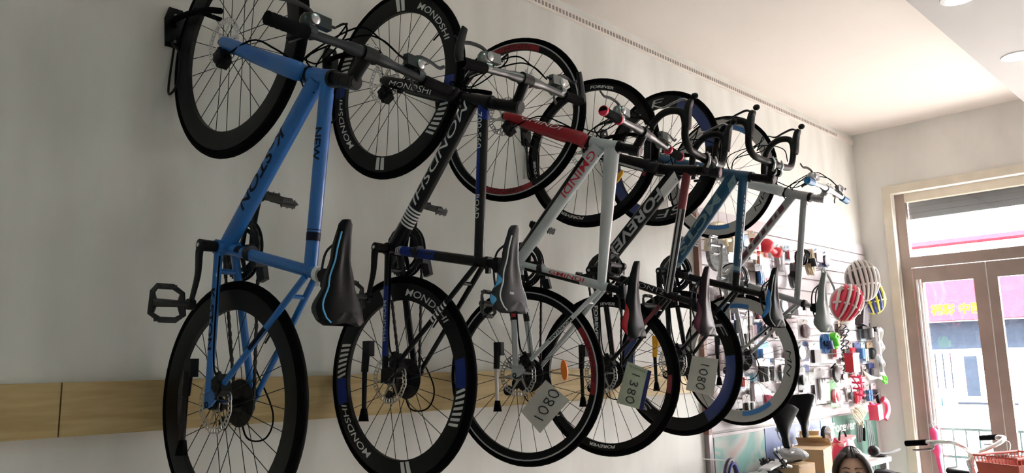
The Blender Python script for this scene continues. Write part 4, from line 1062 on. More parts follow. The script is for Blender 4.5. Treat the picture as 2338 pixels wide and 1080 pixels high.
# cream child-seat hoop and speckled cover
t = thing('child_seat_hoop', 'cream plastic child seat hoop hanging above the speckled disc', 'child seat', (.21, 3.93, 2.27), G1); peg(t, .21)
MB().sweep(spl([(-.02, -.12, -.16), (0, -.11, -.04), (0, -.03, .0), (0, .06, -.01), (0, .11, -.06), (-.01, .12, -.15)], 5), .017, 10, flat=(1, 1.3)).build('hoop', CREAM, t)
MB().sweep(spl([(0, -.11, -.05), (.02, 0, -.09), (0, .11, -.08)], 5), .012, 8).build('cross_bar', CREAM, t)
MB().sweep(spl([(0, 0, 0), (.02, .0, -.06), (.03, .01, -.13)], 5), .012, 8).build('centre_bar', CREAM, t)
t = thing('wheel_cover', 'speckled grey oval cover on the panel left of the silver chainring', 'cover', (.12, 4.03, 2.215), G1); peg(t, .12)
MB().prism([(.075*math.cos(2*PI*k/28), .1*math.sin(2*PI*k/28)-.1) for k in range(28)], -.012, .012, (V((0, 0, 0)), (.25, .97, 0), (0, 0, 1), (1, 0, 0))).build('disc', SPECK, t)
MB().sweep([(.014, .01, -.02), (.016, .0, -.1), (.014, .02, -.18)], .003, 5).build('seam', OFFWHITE, t)
pack(4.24, 2.14, .09, .13, .06, 'small card with black and red valve caps beside the silver crank', CARDW, BLACK, 'pair')
pack(4.50, 2.19, .10, .16, .07, 'black brake block card hanging behind the silver bicycle down tube', GREYC, BLACK, 'pair')
# red bulb horn on a striped card
t = make_pack(4.67, 2.10, .17, .22, .07, 'red and cream striped card pack under the red bulb horn', mat('cream_card', (.80, .66, .42), .6), mat('pale_insert', (.85, .55, .5), .5), 'box', depth=.02)
for dy in (-.052, .052): MB().box((.003, dy, -.11), (.004, .036, .19)).build('red_stripe', REDC, t, False)
t = thing('bulb_horn', 'shiny red rubber bulb horn on the panel', 'horn', (.13, 4.62, 2.24), G1)
MB().ball((0, 0, -.02), .052, 16, (1, 1, .92)).build('bulb', REDC, t); MB().sweep(spl([(0, .04, -.03), (.0, .09, -.045), (0, .12, -.05)], 4), [.016, .02], 10).build('neck', REDC, t); MB().ball((0, .145, -.05), .036, 14).build('bell', REDC, t)
MB().sweep([(-.106, 0, 0), (0, 0, 0)], .003, 6).build('peg', STEEL, t)
coil(4.99, 2.17, .05, .009, 2, .19, 'black looped cable hanging over the dark coil', BLACK, axis=(.5, 1, 0))
coil(5.05, 2.06, .08, .011, 3, .10, 'large dark grey coiled cable lock beside the silver frame', mat('smoke_cable', (.07, .07, .08), .3), head=BLACK)
coil(5.31, 2.17, .082, .009, 4, .10, 'bronze coiled cable lock right of the silver bicycle', BRONZE, head=DSTEEL)
pack(4.90, 2.15, .09, .2, .06, 'white carded pack squeezed between red horn and black cable', CARDW, GREYP, 'tube')
pack(5.52, 2.07, .12, .12, .07, 'clear empty-looking pack under the bronze coil', CARDW, mat('pale_peach', (.75, .6, .52), .6), 'box')
pack(4.99, 1.965, .2, .09, .07, 'orange and red rear lamp card below the dark coil', CARDW, mat('burnt_orange', (.6, .14, .05), .4), 'pair')
pack(5.36, 1.94, .16, .12, .08, 'navy striped pack beside the pale grey saddle', CARDW, BLUEC, 'pair')
pack(5.31, 1.85, .15, .11, .10, 'black bag pack under the navy striped pack', DKB, BLACK, 'box')
t = thing('lock_strap', 'black strap looped on a hook behind the pale grey saddle', 'strap', (.10, 5.52, 2.13), G1); peg(t, .10)
MB().sweep(spl([(0, -.04, -.06), (0, -.02, -.005), (0, .02, 0), (.02, .10, -.12), (.0, .17, -.2), (.0, .2, -.26)], 6), .008, 6, flat=(1.6, .6)).build('webbing', BLACK, t)
MB().sweep(spl([(.02, .10, -.12), (.03, .1, -.2), (.02, .08, -.27)], 5), .007, 6, flat=(1.6, .6)).build('loose_end', BLACK, t)
helmet(5.90, 2.07, .22, 'white vented cycling helmet hanging highest on the panel', mat('helmet_dark_foam', (.10, .09, .09), .7), mat('helmet_white', (.56, .52, .49), .4), ((.55, -.8, .28), (.1, 0, -1)), 1.1)  # dark grey inner shell between white ribs
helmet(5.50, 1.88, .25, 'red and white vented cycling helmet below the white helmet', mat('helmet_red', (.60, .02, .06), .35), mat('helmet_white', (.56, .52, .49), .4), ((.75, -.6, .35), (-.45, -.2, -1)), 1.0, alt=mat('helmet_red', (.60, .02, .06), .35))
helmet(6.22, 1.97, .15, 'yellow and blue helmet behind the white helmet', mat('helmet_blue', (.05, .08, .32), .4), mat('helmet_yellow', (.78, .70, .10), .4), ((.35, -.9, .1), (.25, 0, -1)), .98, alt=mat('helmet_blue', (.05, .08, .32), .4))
# saddle bag, pump in a bag, ring of brake cables
t = thing('saddle_bag', 'dark grey wedge saddle bag with pale piping under the helmets', 'bag', (.13, 6.05, 1.90), G1); peg(t, .13)
MB().prism([(-.06, -.15), (.05, -.17), (.075, -.05), (.06, .0), (.03, .01), (-.02, -.03)], -.03, .03, (V((0, 0, 0)), (0, 1, 0), (0, 0, 1), (1, 0, 0))).build('body', mat('charcoal_fabric', (.075, .06, .07), .7), t)
MB().sweep(spl([(.032, -.05, -.14), (.032, -.015, -.04), (.032, .05, -.005)], 6), .003, 5).build('piping', GREYP, t); MB().box((.01, -.0, -.178), (.04, .14, .02)).build('strap', BLACK, t)
t = thing('hand_pump', 'black and silver hand pump hanging in a clear plastic bag', 'pump', (.20, 6.15, 1.72), G1); peg(t, .20)
MB().sweep([(0, 0, -.02), (0, 0, -.20)], .016, 10).build('barrel', STEEL, t); MB().sweep([(0, 0, -.2), (0, .01, -.33)], [.017, .012], 10).build('grip', BLACK, t); MB().box((0, 0, -.01), (.03, .07, .035)).build('head', BLACK, t)
MB().grid(lambda u, v: V((.03*math.sin(u*PI)+.012*math.sin(v*19), -.06+.15*u+.02*math.sin(v*7), .0-.36*v)), 10, 16).build('plastic_bag', CLEAR, t)
t = thing('brake_cable_bunch', 'tall bunch of black looped brake cables beside the green coil', 'brake cables', (.12, 5.71, 1.75), G1); peg(t, .12)
for k in range(9):
    c = V((.0+.012*(k % 2), .015*math.sin(k*2), -.03-.038*k)); ang = .3*math.sin(k)
    MB().sweep([c+V((.012*math.sin(3*a), .05*math.cos(a), .024*math.sin(a+ang))) for a in [2*PI*j/18 for j in range(18)]], .0045, 6, closed=True).build('cable_loop', BLACK if k % 3 else DSTEEL, t)
coil(5.455, 1.62, .048, .0095, 4, .16, 'bright green coiled cable lock', GREEN, axis=(1, .1, 0), head=GREEN)
coil(5.39, 1.60, .058, .010, 4, .12, 'dark blue coiled cable lock beside the green coil', BLUEC, axis=(1, .6, 0), head=DKB)
pack(5.33, 1.62, .11, .17, .08, 'navy fabric pack behind the dark blue coil', DKB, BLUEC, 'box')
t = thing('lamp_box', 'red box with white lid shape below the black cable bunch', 'box', (.23, 5.56, 1.53), G1); peg(t, .23)
MB().box((0, 0, -.07), (.06, .11, .12), None, 1.0).build('carton', REDC, t, False); MB().box((0, 0, -.003), (.066, .115, .012)).build('lid', ROSE, t, False)
t = thing('mirror', 'round black handlebar mirror hanging by its stem', 'mirror', (.14, 5.49, 1.46), G1); peg(t, .14)
MB().lathe([(1e-5, -.012), (.05, -.010), (.064, 0), (.05, .012), (1e-5, .014)], 28, 'x', (0, 0, -.068), closed=False).build('head', BLACK, t); MB().sweep([(-.01, -.05, -.03), (0, 0, 0)], .006, 6).build('stem', BLACK, t)
# bottle cage, rope net, green bundle, red lamp
t = thing('bottle_cage', 'red plastic bottle cage hanging above the ivory rope net', 'bottle cage', (.13, 5.82, 1.385), G1); peg(t, .13)
for k in range(4):
    z = -.02-.042*k; w = .062-.008*k
    MB().sweep(spl([(0, -w, z), (.05, -w*.7, z-.008), (.065, 0, z-.012), (.05, w*.7, z-.008), (0, w, z)], 4), .006, 6, flat=(.7, 1.3)).build('hoop', ROSE, t)
for s in (-1, 0, 1): MB().sweep([(.0+.05*(s == 0), s*.06, -.01), (.045, s*.03, -.1), (.03, s*.012, -.19)], .006, 6).build('stay', ROSE, t)
t = thing('rope_net', 'ivory rope luggage net bundled in a clear bag', 'luggage net', (.13, 5.83, 1.165), G1); peg(t, .13)
for k in range(8):
    rr = random.Random(k); c = V((rr.uniform(-.01, .02), rr.uniform(-.03, .03), -.08+rr.uniform(-.03, .02)))
    MB().sweep([c+V((.02*math.sin(2*a+k), (.045+.01*math.sin(3*a))*math.cos(a), .055*math.sin(a+k))) for a in [2*PI*j/20 for j in range(20)]], .005, 6, closed=True).build('rope_loop', IVORY, t)
for s in (-.03, .02, .05): MB().sweep(spl([(.02, 0, -.03), (.03, s, -.01), (.0, s*1.6, .005)], 4), .003, 5).build('rope_end', IVORY, t)
t = thing('cable_bundle', 'bundle of pale cables tipped with a bright green coil end', 'cable bundle', (.16, 6.10, 1.345), G1); peg(t, .16)
for k in range(6): MB().sweep(spl([(-.02, -.14+.01*k, .06-.01*k), (0, -.06, .02-.006*k), (.01, .06, 0), (.02, .13, -.02+.006*k)], 5), .0035, 5).build('cable', IVORY, t)
for k in range(5): MB().sweep([V((.02, .15+.008*math.sin(k), -.015))+V((.01*math.sin(a*2+k), .028*math.cos(a+k*.3), .03*math.sin(a))) for a in [2*PI*j/16 for j in range(16)]], .0048, 6, closed=True).build('green_loop', GREEN, t)
t = thing('rear_lamp', 'large translucent red rear lamp on a black stem by the door wall', 'lamp', (.18, 6.07, 1.22), G1); peg(t, .18)
MB().sweep([(0, .02, .02), (0, .02, -.04), (.01, .02, -.07)], [.014, .016, .012], 8).build('stem', BLACK, t)
MB().box((.0, -.04, -.12), (.07, .09, .11), Matrix.Rotation(.1, 3, 'X')).build('lens', ROSE, t, False)
MB().sweep(spl([(.03, .03, -.03), (.04, .075, -.06), (.04, .08, -.12), (.03, .04, -.175)], 5), .018, 8, flat=(1, 1.4)).build('housing', mat('pink_red_plastic', (.75, .07, .16), .3), t)
MB().sweep([(.0, -.07, -.07), (0, -.13, -.055)], [.012, .01], 8).build('bracket', ROSE, t)
# packs seen through and beside the last wheel
for a_ in (
 (5.12, 1.69, .13, .10, .10, 'round dark brown ball pack right of the last wheel', GREYC, mat('dark_brown', (.08, .05, .05), .6), 'ball'),
 (5.27, 1.65, .13, .19, .08, 'grey mesh bag pack right of the last wheel', GREYC, GREYC, 'box'),
 (5.30, 1.49, .11, .14, .06, 'clear pack with a maroon lamp left of the red box', CARDW, MAROON, 'tube'),
 (5.42, 1.30, .14, .20, .08, 'white carded pack with bright metal bits below the black mirror', CARDW, STEEL, 'tool'),
 (5.58, 1.24, .10, .15, .07, 'green and red carded pack beside the black grips', mat('green_card', (.12, .30, .12), .6), REDC, 'ball'),
 (5.70, 1.26, .13, .20, .08, 'pair of black handlebar grips in a clear pack', CARDW, BLACK, 'pair'),
 (4.62, 1.53, .12, .12, .06, 'light blue carded box seen through the last wheel', LBLUE, LBLUE, 'box'),
 (4.47, 1.31, .10, .16, .06, 'turquoise headed pack with pale insert seen through the last wheel', CARDW, mat('pale_insert2', (.62, .60, .62), .6), 'box', TURQ),
 (4.38, 1.25, .08, .20, .07, 'black tool with red handle seen low through the last wheel', CARDW, MAROON, 'tool'),
 (4.61, 1.24, .09, .14, .07, 'maroon and rose tool pack seen low through the last wheel', CARDW, ROSE, 'pair'),
 (4.39, 1.66, .13, .15, .08, 'black brake lever set seen high through the last wheel', GREYC, BLACK, 'tool'),
 (4.64, 1.68, .13, .10, .10, 'black bell card seen high through the last wheel', CARDW, BLACK, 'ball'),
 (4.49, 1.42, .14, .12, .07, 'black strap pack seen in the middle of the last wheel', CARDW, BLACK, 'pair'),
 (4.72, 1.42, .13, .12, .07, 'dark brown grips pack seen right of the last hub', CARDW, mat('dark_brown', (.08, .05, .05), .6), 'ball'),
 (4.89, 1.52, .08, .11, .07, 'red ring pack at the edge of the last wheel', CARDW, REDC, 'disc'),
 (4.75, 1.57, .12, .14, .08, 'metal cassette pack beside the light blue box', GREYC, STEEL, 'disc'),
 (4.25, 1.78, .07, .10, .08, 'maroon brush pair above the last wheel rim', CARDW, MAROON, 'pair'),
 (4.40, 1.78, .06, .09, .08, 'single maroon brush above the last wheel rim', CARDW, MAROON, 'tube'),
 (4.19, 1.50, .11, .12, .07, 'silver pedal pack left of the last hub', CARDW, STEEL, 'box'),
 (4.10, 1.30, .10, .10, .08, 'orange grip pack between the price paper and the blue rim', CARDW, ORANGE, 'tube'),
 (4.25, 1.18, .12, .11, .07, 'black bracket set low on the panel between two wheels', CARDW, BLACK, 'tool'),
 (4.90, 1.32, .09, .13, .07, 'silver bolt pack right of the last wheel edge', GREYC, STEEL, 'tool'),
 (5.10, 1.34, .10, .15, .07, 'grey inner tube box right of the last wheel edge', GREYP, GREYC, 'box'),
 (5.18, 1.52, .11, .12, .07, 'grey pack with dark corner right of the last wheel', GREYP, BLACK, 'box'),
 (5.13, 1.84, .12, .11, .07, 'white pack between the blue saddle panel and the pale saddle', CARDW, OFFWHITE, 'box'),
 (5.45, 1.42, .10, .10, .07, 'lilac grey pack behind the black mirror', mat('lilac_card', (.45, .38, .44), .6), GREYC, 'box'),
): pack(a_[0], a_[1], a_[2]*1.22, a_[3]*1.15, *a_[4:9], header=a_[9] if len(a_) > 9 else None)
# spare saddles hung below the panel
def spare(loc, rot, label, m):
    zz_ = V(rot[0]).normalized(); xx_ = V(rot[1]); xx_ = (xx_-zz_*xx_.dot(zz_)).normalized(); yy_ = zz_.cross(xx_)
    rot = Matrix(((xx_.x, yy_.x, zz_.x), (xx_.y, yy_.y, zz_.y), (xx_.z, yy_.z, zz_.z))).to_euler()
    t = thing('spare_saddle', label, 'saddle', loc, 'spare saddles below the panel', rot)
    k = MB()
    def sf_(u, v):
        w = .02+.085*(max(0, (u-.25)/.75))**1.3 if u > .25 else .02+.0*u
        ph = (2*v-1)*1.8; w *= (1 if u < .93 else 1-.35*((u-.93)/.07)**2); w *= (1 if u > .06 else .6+.4*u/.06)
        return V((.14-.26*u, w*math.sin(ph) if abs(ph) < PI/2 else math.copysign(w, ph), .02*(2*u-1)**2-.05*(1-math.cos(ph))*.6))
    k.grid(sf_, 22, 18); k.grid(lambda u, v: sf_(u, 1).lerp(sf_(u, 0), v), 22, 2)
    k.build('cover', m, t)
    for s in (1, -1): MB().sweep(spl([(.11, s*.008, -.03), (.05, s*.022, -.07), (-.04, s*.024, -.07), (-.09, s*.05, -.035)], 4), .004, 6).build('rail', STEEL, t)
    MB().sweep([(0, 0, -.06), (0, 0, -.12)], .014, 10).build('post_stub', STEEL, t)
spare((.27, 4.43, 1.12), ((.75, -.55, .35), (-.25, 0, -1)), 'wide black spare saddle hanging just under the last wheel', SAD_BLK)
spare((.24, 4.70, 1.16), ((.2, -.9, .1), (.1, .1, -1)), 'narrow black spare saddle hanging right of the wide one', SAD_BLK)
# folded tyre hung low at the panel edge
t = thing('folded_tyre', 'dark purple and black folded tyre hanging at the panel corner', 'tyre', (.20, 3.90, .955), None)
MB().sweep([V((.0, .062*math.cos(a), -.1+.1*math.sin(a) if math.sin(a) > 0 else -.1+.22*math.sin(a))) for a in [2*PI*j/36 for j in range(36)]], .016, 8, closed=True, flat=(1.2, .8)).build('tread', mat('purple_black_rubber', (.035, .02, .05), .5), t)
MB().sweep([V((.016, .05*math.cos(a), -.1+.088*math.sin(a) if math.sin(a) > 0 else -.1+.2*math.sin(a))) for a in [2*PI*j/36 for j in range(36)]], .006, 6, closed=True).build('blue_bead', mat('blue_bead', (.05, .08, .35), .5), t)
MB().sweep([(-.17, 0, 0), (.02, 0, 0)], .004, 6).build('peg', STEEL, t)
# further rows of small carded goods between the named ones
ORD = ('first', 'second', 'third', 'fourth', 'fifth', 'sixth', 'seventh', 'eighth', 'ninth', 'tenth', 'eleventh', 'twelfth', 'thirteenth', 'fourteenth', 'fifteenth', 'sixteenth', 'seventeenth', 'eighteenth', 'nineteenth', 'twentieth')
rg = random.Random(21)
CARDS = [('white', CARDW), ('grey', GREYC), ('pale pink', mat('pale_pink_card', (.50, .36, .38), .6)), ('kraft', mat('kraft_card', (.34, .24, .15), .7)), ('navy', DKB), ('pale blue', mat('pale_blue_card', (.26, .36, .44), .6)), ('black', mat('black_card', (.012, .012, .014), .5))]
PRODS = [('black', BLACK), ('black', BLACK), ('dark grey', mat('dark_grey_plastic', (.03, .03, .034), .5)), ('steel', STEEL), ('maroon', MAROON), ('red', REDC), ('brown', mat('dark_brown', (.08, .05, .05), .6)), ('blue', BLUEC), ('silver', ALU)]
SHAPES = [('box', 'block'), ('pair', 'pair of grips'), ('tool', 'tool set'), ('tube', 'tube'), ('disc', 'disc'), ('ball', 'bell')]
for r_, zt_ in enumerate((2.28, 2.08, 1.92, 1.76, 1.60, 1.44, 1.28)):
    yy = 6.42 if r_ > 2 else 5.85; n_ = 0
    while yy > 4.12:
        w_ = rg.uniform(.075, .12); h_ = rg.uniform(.10, .15); cn, cm = rg.choice(CARDS); pn, pm2 = rg.choice(PRODS); sn, sl = rg.choice(SHAPES)
        pack(yy-w_/2, zt_-h_/2, w_, h_, .05, '%s card with %s %s, %s from the door in %s peg row' % (cn, pn, sl, ORD[min(n_, 19)], ORD[r_]), cm, pm2, sn)
        yy -= w_+rg.uniform(.012, .05); n_ += 1
hang_packs()
# straps beside the green poster
for (y, z, L, lab) in ((5.92, 1.05, .16, 'short black strap bundle over the green poster'), (6.10, 1.03, .36, 'long dark green inner tubes hanging over the green poster edge')):
    t = thing('strap_bundle', lab, 'strap', (.09, y, z), G1); peg(t, .09)
    for k in range(4): MB().sweep(spl([(0, -.03+.02*k, 0), (.01, -.045+.035*k, -L*.4), (.0, -.03+.03*k+.01*(k % 2), -L)], 6), .009, 6, flat=(1.5, .6)).build('strap', BLACK if L < .3 else mat('dark_green_rubber', (.02, .045, .04), .5), t)

# ------------------------------------------------------------------ workbench with boxes
BENCH = mat('bench_white', (.60, .58, .55), .5)
tb_ = thing('workbench', 'low white workbench along the wall under the posters', 'table', (.0, 4.75, 0))
bx(.04, .40, -.68, .9, .80, .83).build('top', BENCH, tb_, False)
for xx in (.07, .37):
    for yy in (-.64, .85): bx(xx-.02, xx+.02, yy-.02, yy+.02, .001, .80).build('leg', ALUE, tb_, False)
KRAFT = mat('kraft_cardboard', (.50, .34, .19), .7)
def carton(loc, d, rz, label, m=KRAFT, tilt=0.0, flap=True):
    t = thing('carton', label, 'box', loc, 'cartons on the workbench', (tilt, 0, rz))
    MB().box((0, 0, d[2]/2), d).build('body', m, t, False)
    if flap: MB().box((0, d[1]*.5, d[2]+.012), (d[0], .003, d[1]*.4), Matrix.Rotation(.9, 3, 'X')).build('flap', m, t, False)
    MB().box((d[0]*.5+.001, 0, d[2]*.8), (.002, d[1]*.9, .012)).build('tape', mat('brown_tape', (.36, .22, .10), .4), t, False)
carton((.26, 4.74, .831), (.2, .28, .13), .25, 'large opened kraft carton in front of the blue poster')
carton((.27, 4.46, .831), (.2, .17, .068), -.1, 'flat kraft carton under the metal parts', KRAFT, 0, False)
carton((.14, 5.02, .831), (.12, .12, .17), .6, 'small yellowish carton standing behind the large one', mat('yellow_kraft', (.62, .44, .20), .7))
t = thing('red_tool_bag', 'red and pink tool bag on the bench behind the seated woman', 'bag', (.28, 5.18, .832))
MB().grid(lambda u, v: V((.07*math.cos(2*PI*u)*(1-.25*v*v), .12*math.sin(2*PI*u)*(1-.2*v), .14*v+.012*math.sin(9*u*PI)*v)), 24, 8).build('body', ROSE, t); MB().box((0, 0, .135), (.09, .2, .02), Matrix.Rotation(.2, 3, 'X')).build('lid', mat('pink_cloth', (.75, .35, .36), .7), t)
MB().sweep(spl([(0, -.06, .14), (0, -.03, .19), (0, .03, .19), (0, .06, .14)], 5), .007, 6).build('handle', BLACK, t)
t = thing('chrome_bell', 'chrome dome bell with black ring on the bench by the green poster', 'bell', (.10, 5.34, .98), None)
MB().lathe([(1e-5, .055), (.03, .045), (.048, .015), (.05, -.01)], 24, 'x', closed=False).build('dome', STEEL, t); MB().lathe([(.05, -.012), (.062, -.012), (.062, .012), (.05, .012)], 24, 'x').build('ring', BLACK, t); MB().sweep([(0, 0, -.05), (0, 0, -.15)], .012, 8).build('stand', BLACK, t)
t = thing('clear_parts_bag', 'crumpled clear bag of chrome parts lying on the flat carton', 'bag', (.28, 4.455, .906))
MB().grid(lambda u, v: V((.08*math.cos(2*PI*u)*math.sin(PI*v)*(1+.3*math.sin(14*u)), .085*math.sin(2*PI*u)*math.sin(PI*v)*(1+.2*math.sin(9*u+v*9)), .036-.034*math.cos(PI*v)*(1+.25*math.sin(17*u+6*v)))), 26, 10).build('bag', mat('crumpled_film', (.40, .41, .42), .3), t, False)
for k in range(5): MB().ball((.03*math.cos(k*2.1), .05*math.sin(k*1.7), .03+.008*k), .017, 8, (1, 1.5, .7)).build('chrome_part', STEEL, t)
t = thing('white_cloth', 'crumpled white cloth on the bench beyond the seated woman', 'cloth', (.17, 5.50, .83))
MB().grid(lambda u, v: V((.14*(u-.5)*1.3, .2*(v-.5)*1.3, .075*math.sin(PI*u)*math.sin(PI*v)*(1+.4*math.sin(17*u+5*v))+.002)), 18, 18).build('fabric', mat('white_cloth', (.75, .74, .72), .8), t)
t = thing('pedal_set', 'black pedal and crank parts heaped at the near end of the bench', 'bike parts', (.28, 4.24, .86))
for k in range(4):
    o = inst('pedal', PEDAL['black'], t, (.03*(k % 2), -.07+.05*k, .012+.02*(k % 2)), (.3*k, .5-.3*k, .8*k))
MB().sweep(spl([(-.05, -.1, .02), (0, 0, .06), (.05, .1, .03)], 5), .008, 6).build('crank', STEEL, t)
MB().box((0, -.02, .05), (.07, .2, .012), Matrix.Rotation(.15, 3, 'X')).build('bracket', OFFWHITE, t, False)

t = thing('clamp_lamp', 'black round-headed clamp lamp with a side arm at the far end of the bench', 'lamp', (.34, 5.60, .831))
MB().disc((0, 0, .008), .05, .016, 'z', 20).build('base', BLACK, t); MB().sweep(spl([(0, 0, .016), (.02, -.05, .03), (.04, -.12, .04), (.04, -.17, .05)], 5), .009, 8).build('neck', BLACK, t)
MB().ball((.04, -.19, .055), .04, 14, (1, 1, .9)).build('head', BLACK, t); MB().sweep(spl([(.05, -.17, .04), (.07, -.1, .03), (.09, 0, .035), (.10, .1, .045)], 5), [.012, .009], 8).build('side_arm', BLACK, t)
# ------------------------------------------------------------------ seated woman (only the top of her head is in the picture)
SKIN = mat('skin', (.56, .34, .25), .5, var=.04)
HAIRM = mat('dark_hair', (.022, .014, .012), .45, var=.3, scale=40)
face = V((.39, -.92, 0)).normalized(); rz = math.atan2(face.y, face.x)
wo = thing('person', 'woman with parted dark hair seated low in front of the workbench', 'person', (.60, 4.52, -.012), None, (0, 0, rz))
m = MB()
m.ball((0, 0, .88), .105, 28, (.93, .76, 1.12)); m.ball((.03, 0, .835), .075, 20, (.95, .86, 1.0)); m.ball((.055, 0, .79), .034, 14, (1, 1.1, .8))
m.sweep([(.097, 0, .885), (.108, 0, .865), (.117, 0, .848)], [.008, .011, .015], 10); m.ball((.098, .012, .846), .009, 8); m.ball((.098, -.012, .846), .009, 8)
for s in (1, -1):
    m.ball((.088, s*.031, .893), .016, 10, (.6, 1.3, .5)); m.ball((.07, s*.045, .855), .03, 12, (.8, 1, .9)); m.ball((-.005, s*.08, .868), .026, 10, (.7, .35, 1.2)); m.ball((.09, s*.03, .866), .012, 8, (.6, 1.5, .4))
m.ball((.098, 0, .822), .02, 10, (.5, 1.4, .5))
m.sweep([(-.012, 0, .80), (-.02, 0, .71)], [.05, .056], 14)
m.sweep([(-.03, 0, .74), (-.04, 0, .60), (-.05, 0, .45), (-.06, 0, .34)], [.07, .135, .125, .15], 18, flat=(.75, 1.15), up=(1, 0, 0))
for s in (1, -1):
    m.sweep(spl([(-.03, s*.12, .68), (-.03, s*.19, .64), (.02, s*.22, .45), (.18, s*.15, .40)], 4), [.05, .028], 12)
    m.ball((.20, s*.14, .40), .035, 10, (1.3, .8, .5))
    for k in range(4): m.sweep(spl([(.225, s*(.12+.014*k), .40), (.26, s*(.118+.014*k), .395), (.275, s*(.118+.013*k), .375)], 3), [.009, .007], 8)
    m.sweep([(.19, s*.115, .405), (.22, s*.098, .40)], [.010, .008], 8)
    m.sweep(spl([(-.05, s*.08, .36), (.2, s*.11, .36), (.36, s*.11, .34), (.37, s*.11, .2), (.36, s*.11, .05)], 4), [.085, .04], 12); m.ball((.41, s*.11, .048), .04, 12, (2, 1, .8))
bodyo = m.build('body', SKIN, wo)
md = bodyo.modifiers.new('remesh', 'REMESH'); md.mode = 'VOXEL'; md.voxel_size = .0055; md.use_smooth_shade = True
ms = bodyo.modifiers.new('smooth', 'SMOOTH'); ms.factor = .5; ms.iterations = 4
for s in (1, -1):
    e = MB().ball((.091, s*.031, .882), .0115, 12, (.8, 1.25, .62)).build('eye', mat('eye_white', (.62, .58, .55), .3), wo)
    MB().ball((.0995, s*.031, .882), .0052, 10, (.4, 1, 1)).build('iris', mat('iris_dark', (.02, .012, .01), .2), e)
    MB().sweep(spl([(.094, s*.014, .905), (.097, s*.032, .911), (.088, s*.052, .905)], 4), [.0035, .002], 6).build('eyebrow', HAIRM, wo)
    MB().sweep(spl([(.097, s*.018, .884), (.1005, s*.031, .8905), (.094, s*.045, .885)], 4), .0018, 5).build('eyelid_line', HAIRM, wo)
MB().sweep(spl([(.102, -.02, .822), (.108, 0, .824), (.102, .02, .822)], 4), [.004, .004], 6, flat=(.8, 1)).build('lips', mat('lips', (.42, .14, .13), .45), wo)
def hair(u, v):
    th = 2*PI*u; el = -.35+(PI/2+.35)*v
    front = max(0, math.cos(th)); lift = .0
    e0 = el
    if front > 0: e0 = max(el, -.35+(.98)*front**.35*(1 if v < .999 else 1)*1.0) if v < .55 else el
    e0 = max(e0, -.35+1.0*front**.4) if front > 0 else e0
    e0 = min(PI/2, e0)
    k = 1.09+.012*math.sin(40*th)+.02*math.exp(-(th-PI)**2)
    part = -.010*math.exp(-(math.sin(th)/.12)**2) if front > 0 else 0
    return V((.098*k*math.cos(e0)*math.cos(th)-.004, .081*k*math.cos(e0)*math.sin(th), .888+(.118*k+part)*math.sin(e0)))
MB().grid(hair, 64, 20).build('hair', HAIRM, wo)
for s in (1, -1): MB().sweep(spl([(.055, s*.03, .985), (.066, s*.066, .955), (.05, s*.088, .905), (.02, s*.092, .84), (-.02, s*.085, .76), (-.04, s*.08, .68)], 5), [.012, .02, .024, .026, .026]+[.026]*19+[.012, .008], 8, flat=(1.3, .6)).build('side_hair', HAIRM, wo)
SHIRT = mat('plum_shirt', (.16, .05, .09), .8)
m = MB().sweep([(-.03, 0, .745), (-.035, 0, .69), (-.04, 0, .60), (-.05, 0, .45), (-.06, 0, .33)], [.075, .125, .145, .137, .162], 20, flat=(.78, 1.17), up=(1, 0, 0), cap=False)
for s in (1, -1): m.sweep(spl([(-.03, s*.12, .68), (-.03, s*.19, .64), (.02, s*.22, .45), (.13, s*.17, .41)], 4), [.058, .038], 12, cap=False)
m.build('shirt', SHIRT, wo)
m = MB()
for s in (1, -1): m.sweep(spl([(-.05, s*.08, .36), (.2, s*.11, .36), (.36, s*.11, .34), (.37, s*.11, .2), (.36, s*.11, .09)], 4), [.093, .05], 12, cap=False)
m.build('trousers', mat('dark_trousers', (.03, .03, .045), .8), wo)
t = thing('stool', 'low wooden stool under the seated woman', 'stool', (.57, 4.58, 0))
MB().disc((0, 0, .236), .16, .03, 'z', 24).build('seat', KRAFT, t)
for k in range(4): a = PI/4+k*PI/2; MB().sweep([(.1*math.cos(a), .1*math.sin(a), .222), (.14*math.cos(a), .14*math.sin(a), .002)], .014, 8).build('leg', KRAFT, t)

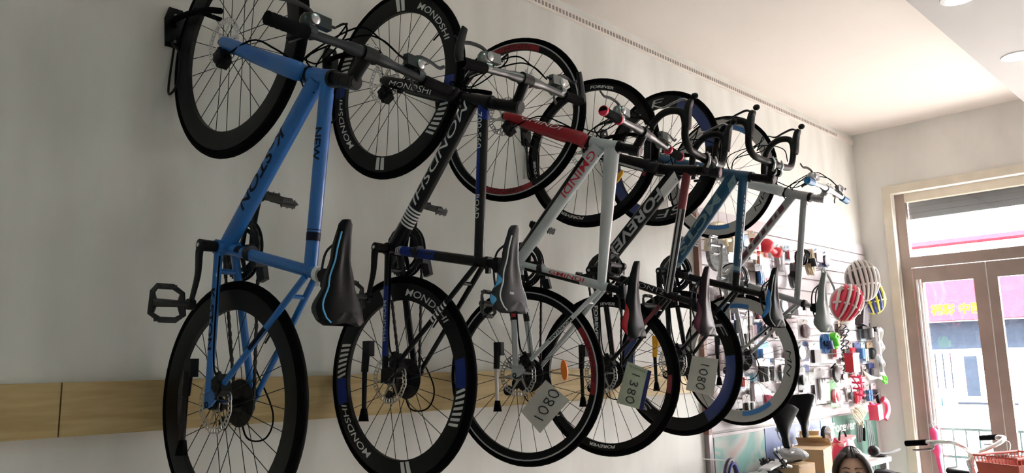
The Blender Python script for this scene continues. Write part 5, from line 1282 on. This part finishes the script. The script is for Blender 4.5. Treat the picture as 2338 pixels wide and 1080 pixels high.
# ------------------------------------------------------------------ bicycles parked on the floor by the door
def park(bar_w, fwd, zbar, **k):
    f = V(fwd).normalized(); l = V((-f.y, f.x, 0)); bl = k['bar']
    o = V((bar_w[0], bar_w[1], 0))-f*(bl[0]*S); o.z = 0
    mw = Matrix(((f.x, l.x, 0, o.x), (f.y, l.y, 0, o.y), (0, 0, 1, o.z), (0, 0, 0, 1)))
    WHEELS['city']['n'] = 0
    k.update(i=9, psi=0, origin=(0, 0, 0), upright=mw, wb=1.04, rz=.345, fz=.345, bb=(.43, .29), cl=(.31, .64), hb=(.84, .66), ht=(.80, .80), st=(.775, zbar-.06), wheel='city', sx0=.38, sx1=.12, sz=.80, stand=False, fd=False, group='bicycles parked by the door')
    return make_bike(k)
CHRM = mat('chrome_bar', (.78, .78, .78), .2, .9)
b1 = park((1.09, 5.0, 0), (.92, -.39, 0), .965, bar=(.80, .965), label='chrome swept-bar city bicycle with a red basket parked by the glass door', frame=WHITE_F, bars='city', bar_m=CHRM, stem_m=CHRM, spacer_m=CHRM, lever_m=ALU, pod_m=ALU, saddle=SAD_BLK)
b3 = park((1.40, 5.36, 0), (.92, -.39, 0), .87, bar=(.80, .87), label='city bicycle with brown grips parked nearest the glass door leaves', frame=RED_F, bars='city', bar_m=CHRM, stem_m=CHRM, spacer_m=CHRM, lever_m=OFFWHITE, pod_m=ALU, grip_m=mat('brown_grip', (.14, .085, .07), .6), saddle=SAD_BLK)
# its basket
BASK = mat('red_wire', (.62, .10, .07), .45)
bk = MB()
def rect(z, k, x0=.93, x1=1.17, hy=.17):
    cx = (x0+x1)/2; hx = (x1-x0)/2*k
    return [V((cx-hx, -hy*k, z)), V((cx+hx, -hy*k, z)), V((cx+hx, hy*k, z)), V((cx-hx, hy*k, z))]
bko = MB().sweep(rect(.97, 1), .007, 6, closed=True).build('basket', BASK, b1['root'])
MB().sweep(rect(.70, .8), .006, 6, closed=True).build('lower_hoop', BASK, bko); MB().sweep(rect(.86, .92), .004, 6, closed=True).build('mid_hoop', MAROON, bko)
tA, tB = rect(.97, 1), rect(.70, .8)
for e in range(4):
    for j in range(12):
        u = j/12; MB().sweep([tA[e].lerp(tA[(e+1) % 4], u), tB[e].lerp(tB[(e+1) % 4], u)], .0026, 5).build('wire', BASK, bko)
    m = MB(); m.add([tA[e].lerp(tB[e], .12), tA[(e+1) % 4].lerp(tB[(e+1) % 4], .12), tA[(e+1) % 4].lerp(tB[(e+1) % 4], .85), tA[e].lerp(tB[e], .85)], [(0, 1, 2, 3)])
    wv = m.build('woven_side', mat('red_weave', (.50, .10, .06), .6), bko, False); md = wv.modifiers.new('thick', 'SOLIDIFY'); md.thickness = .004
for j in range(7): MB().sweep([tB[0].lerp(tB[1], j/6), tB[3].lerp(tB[2], j/6)], .0026, 5).build('wire', BASK, bko)
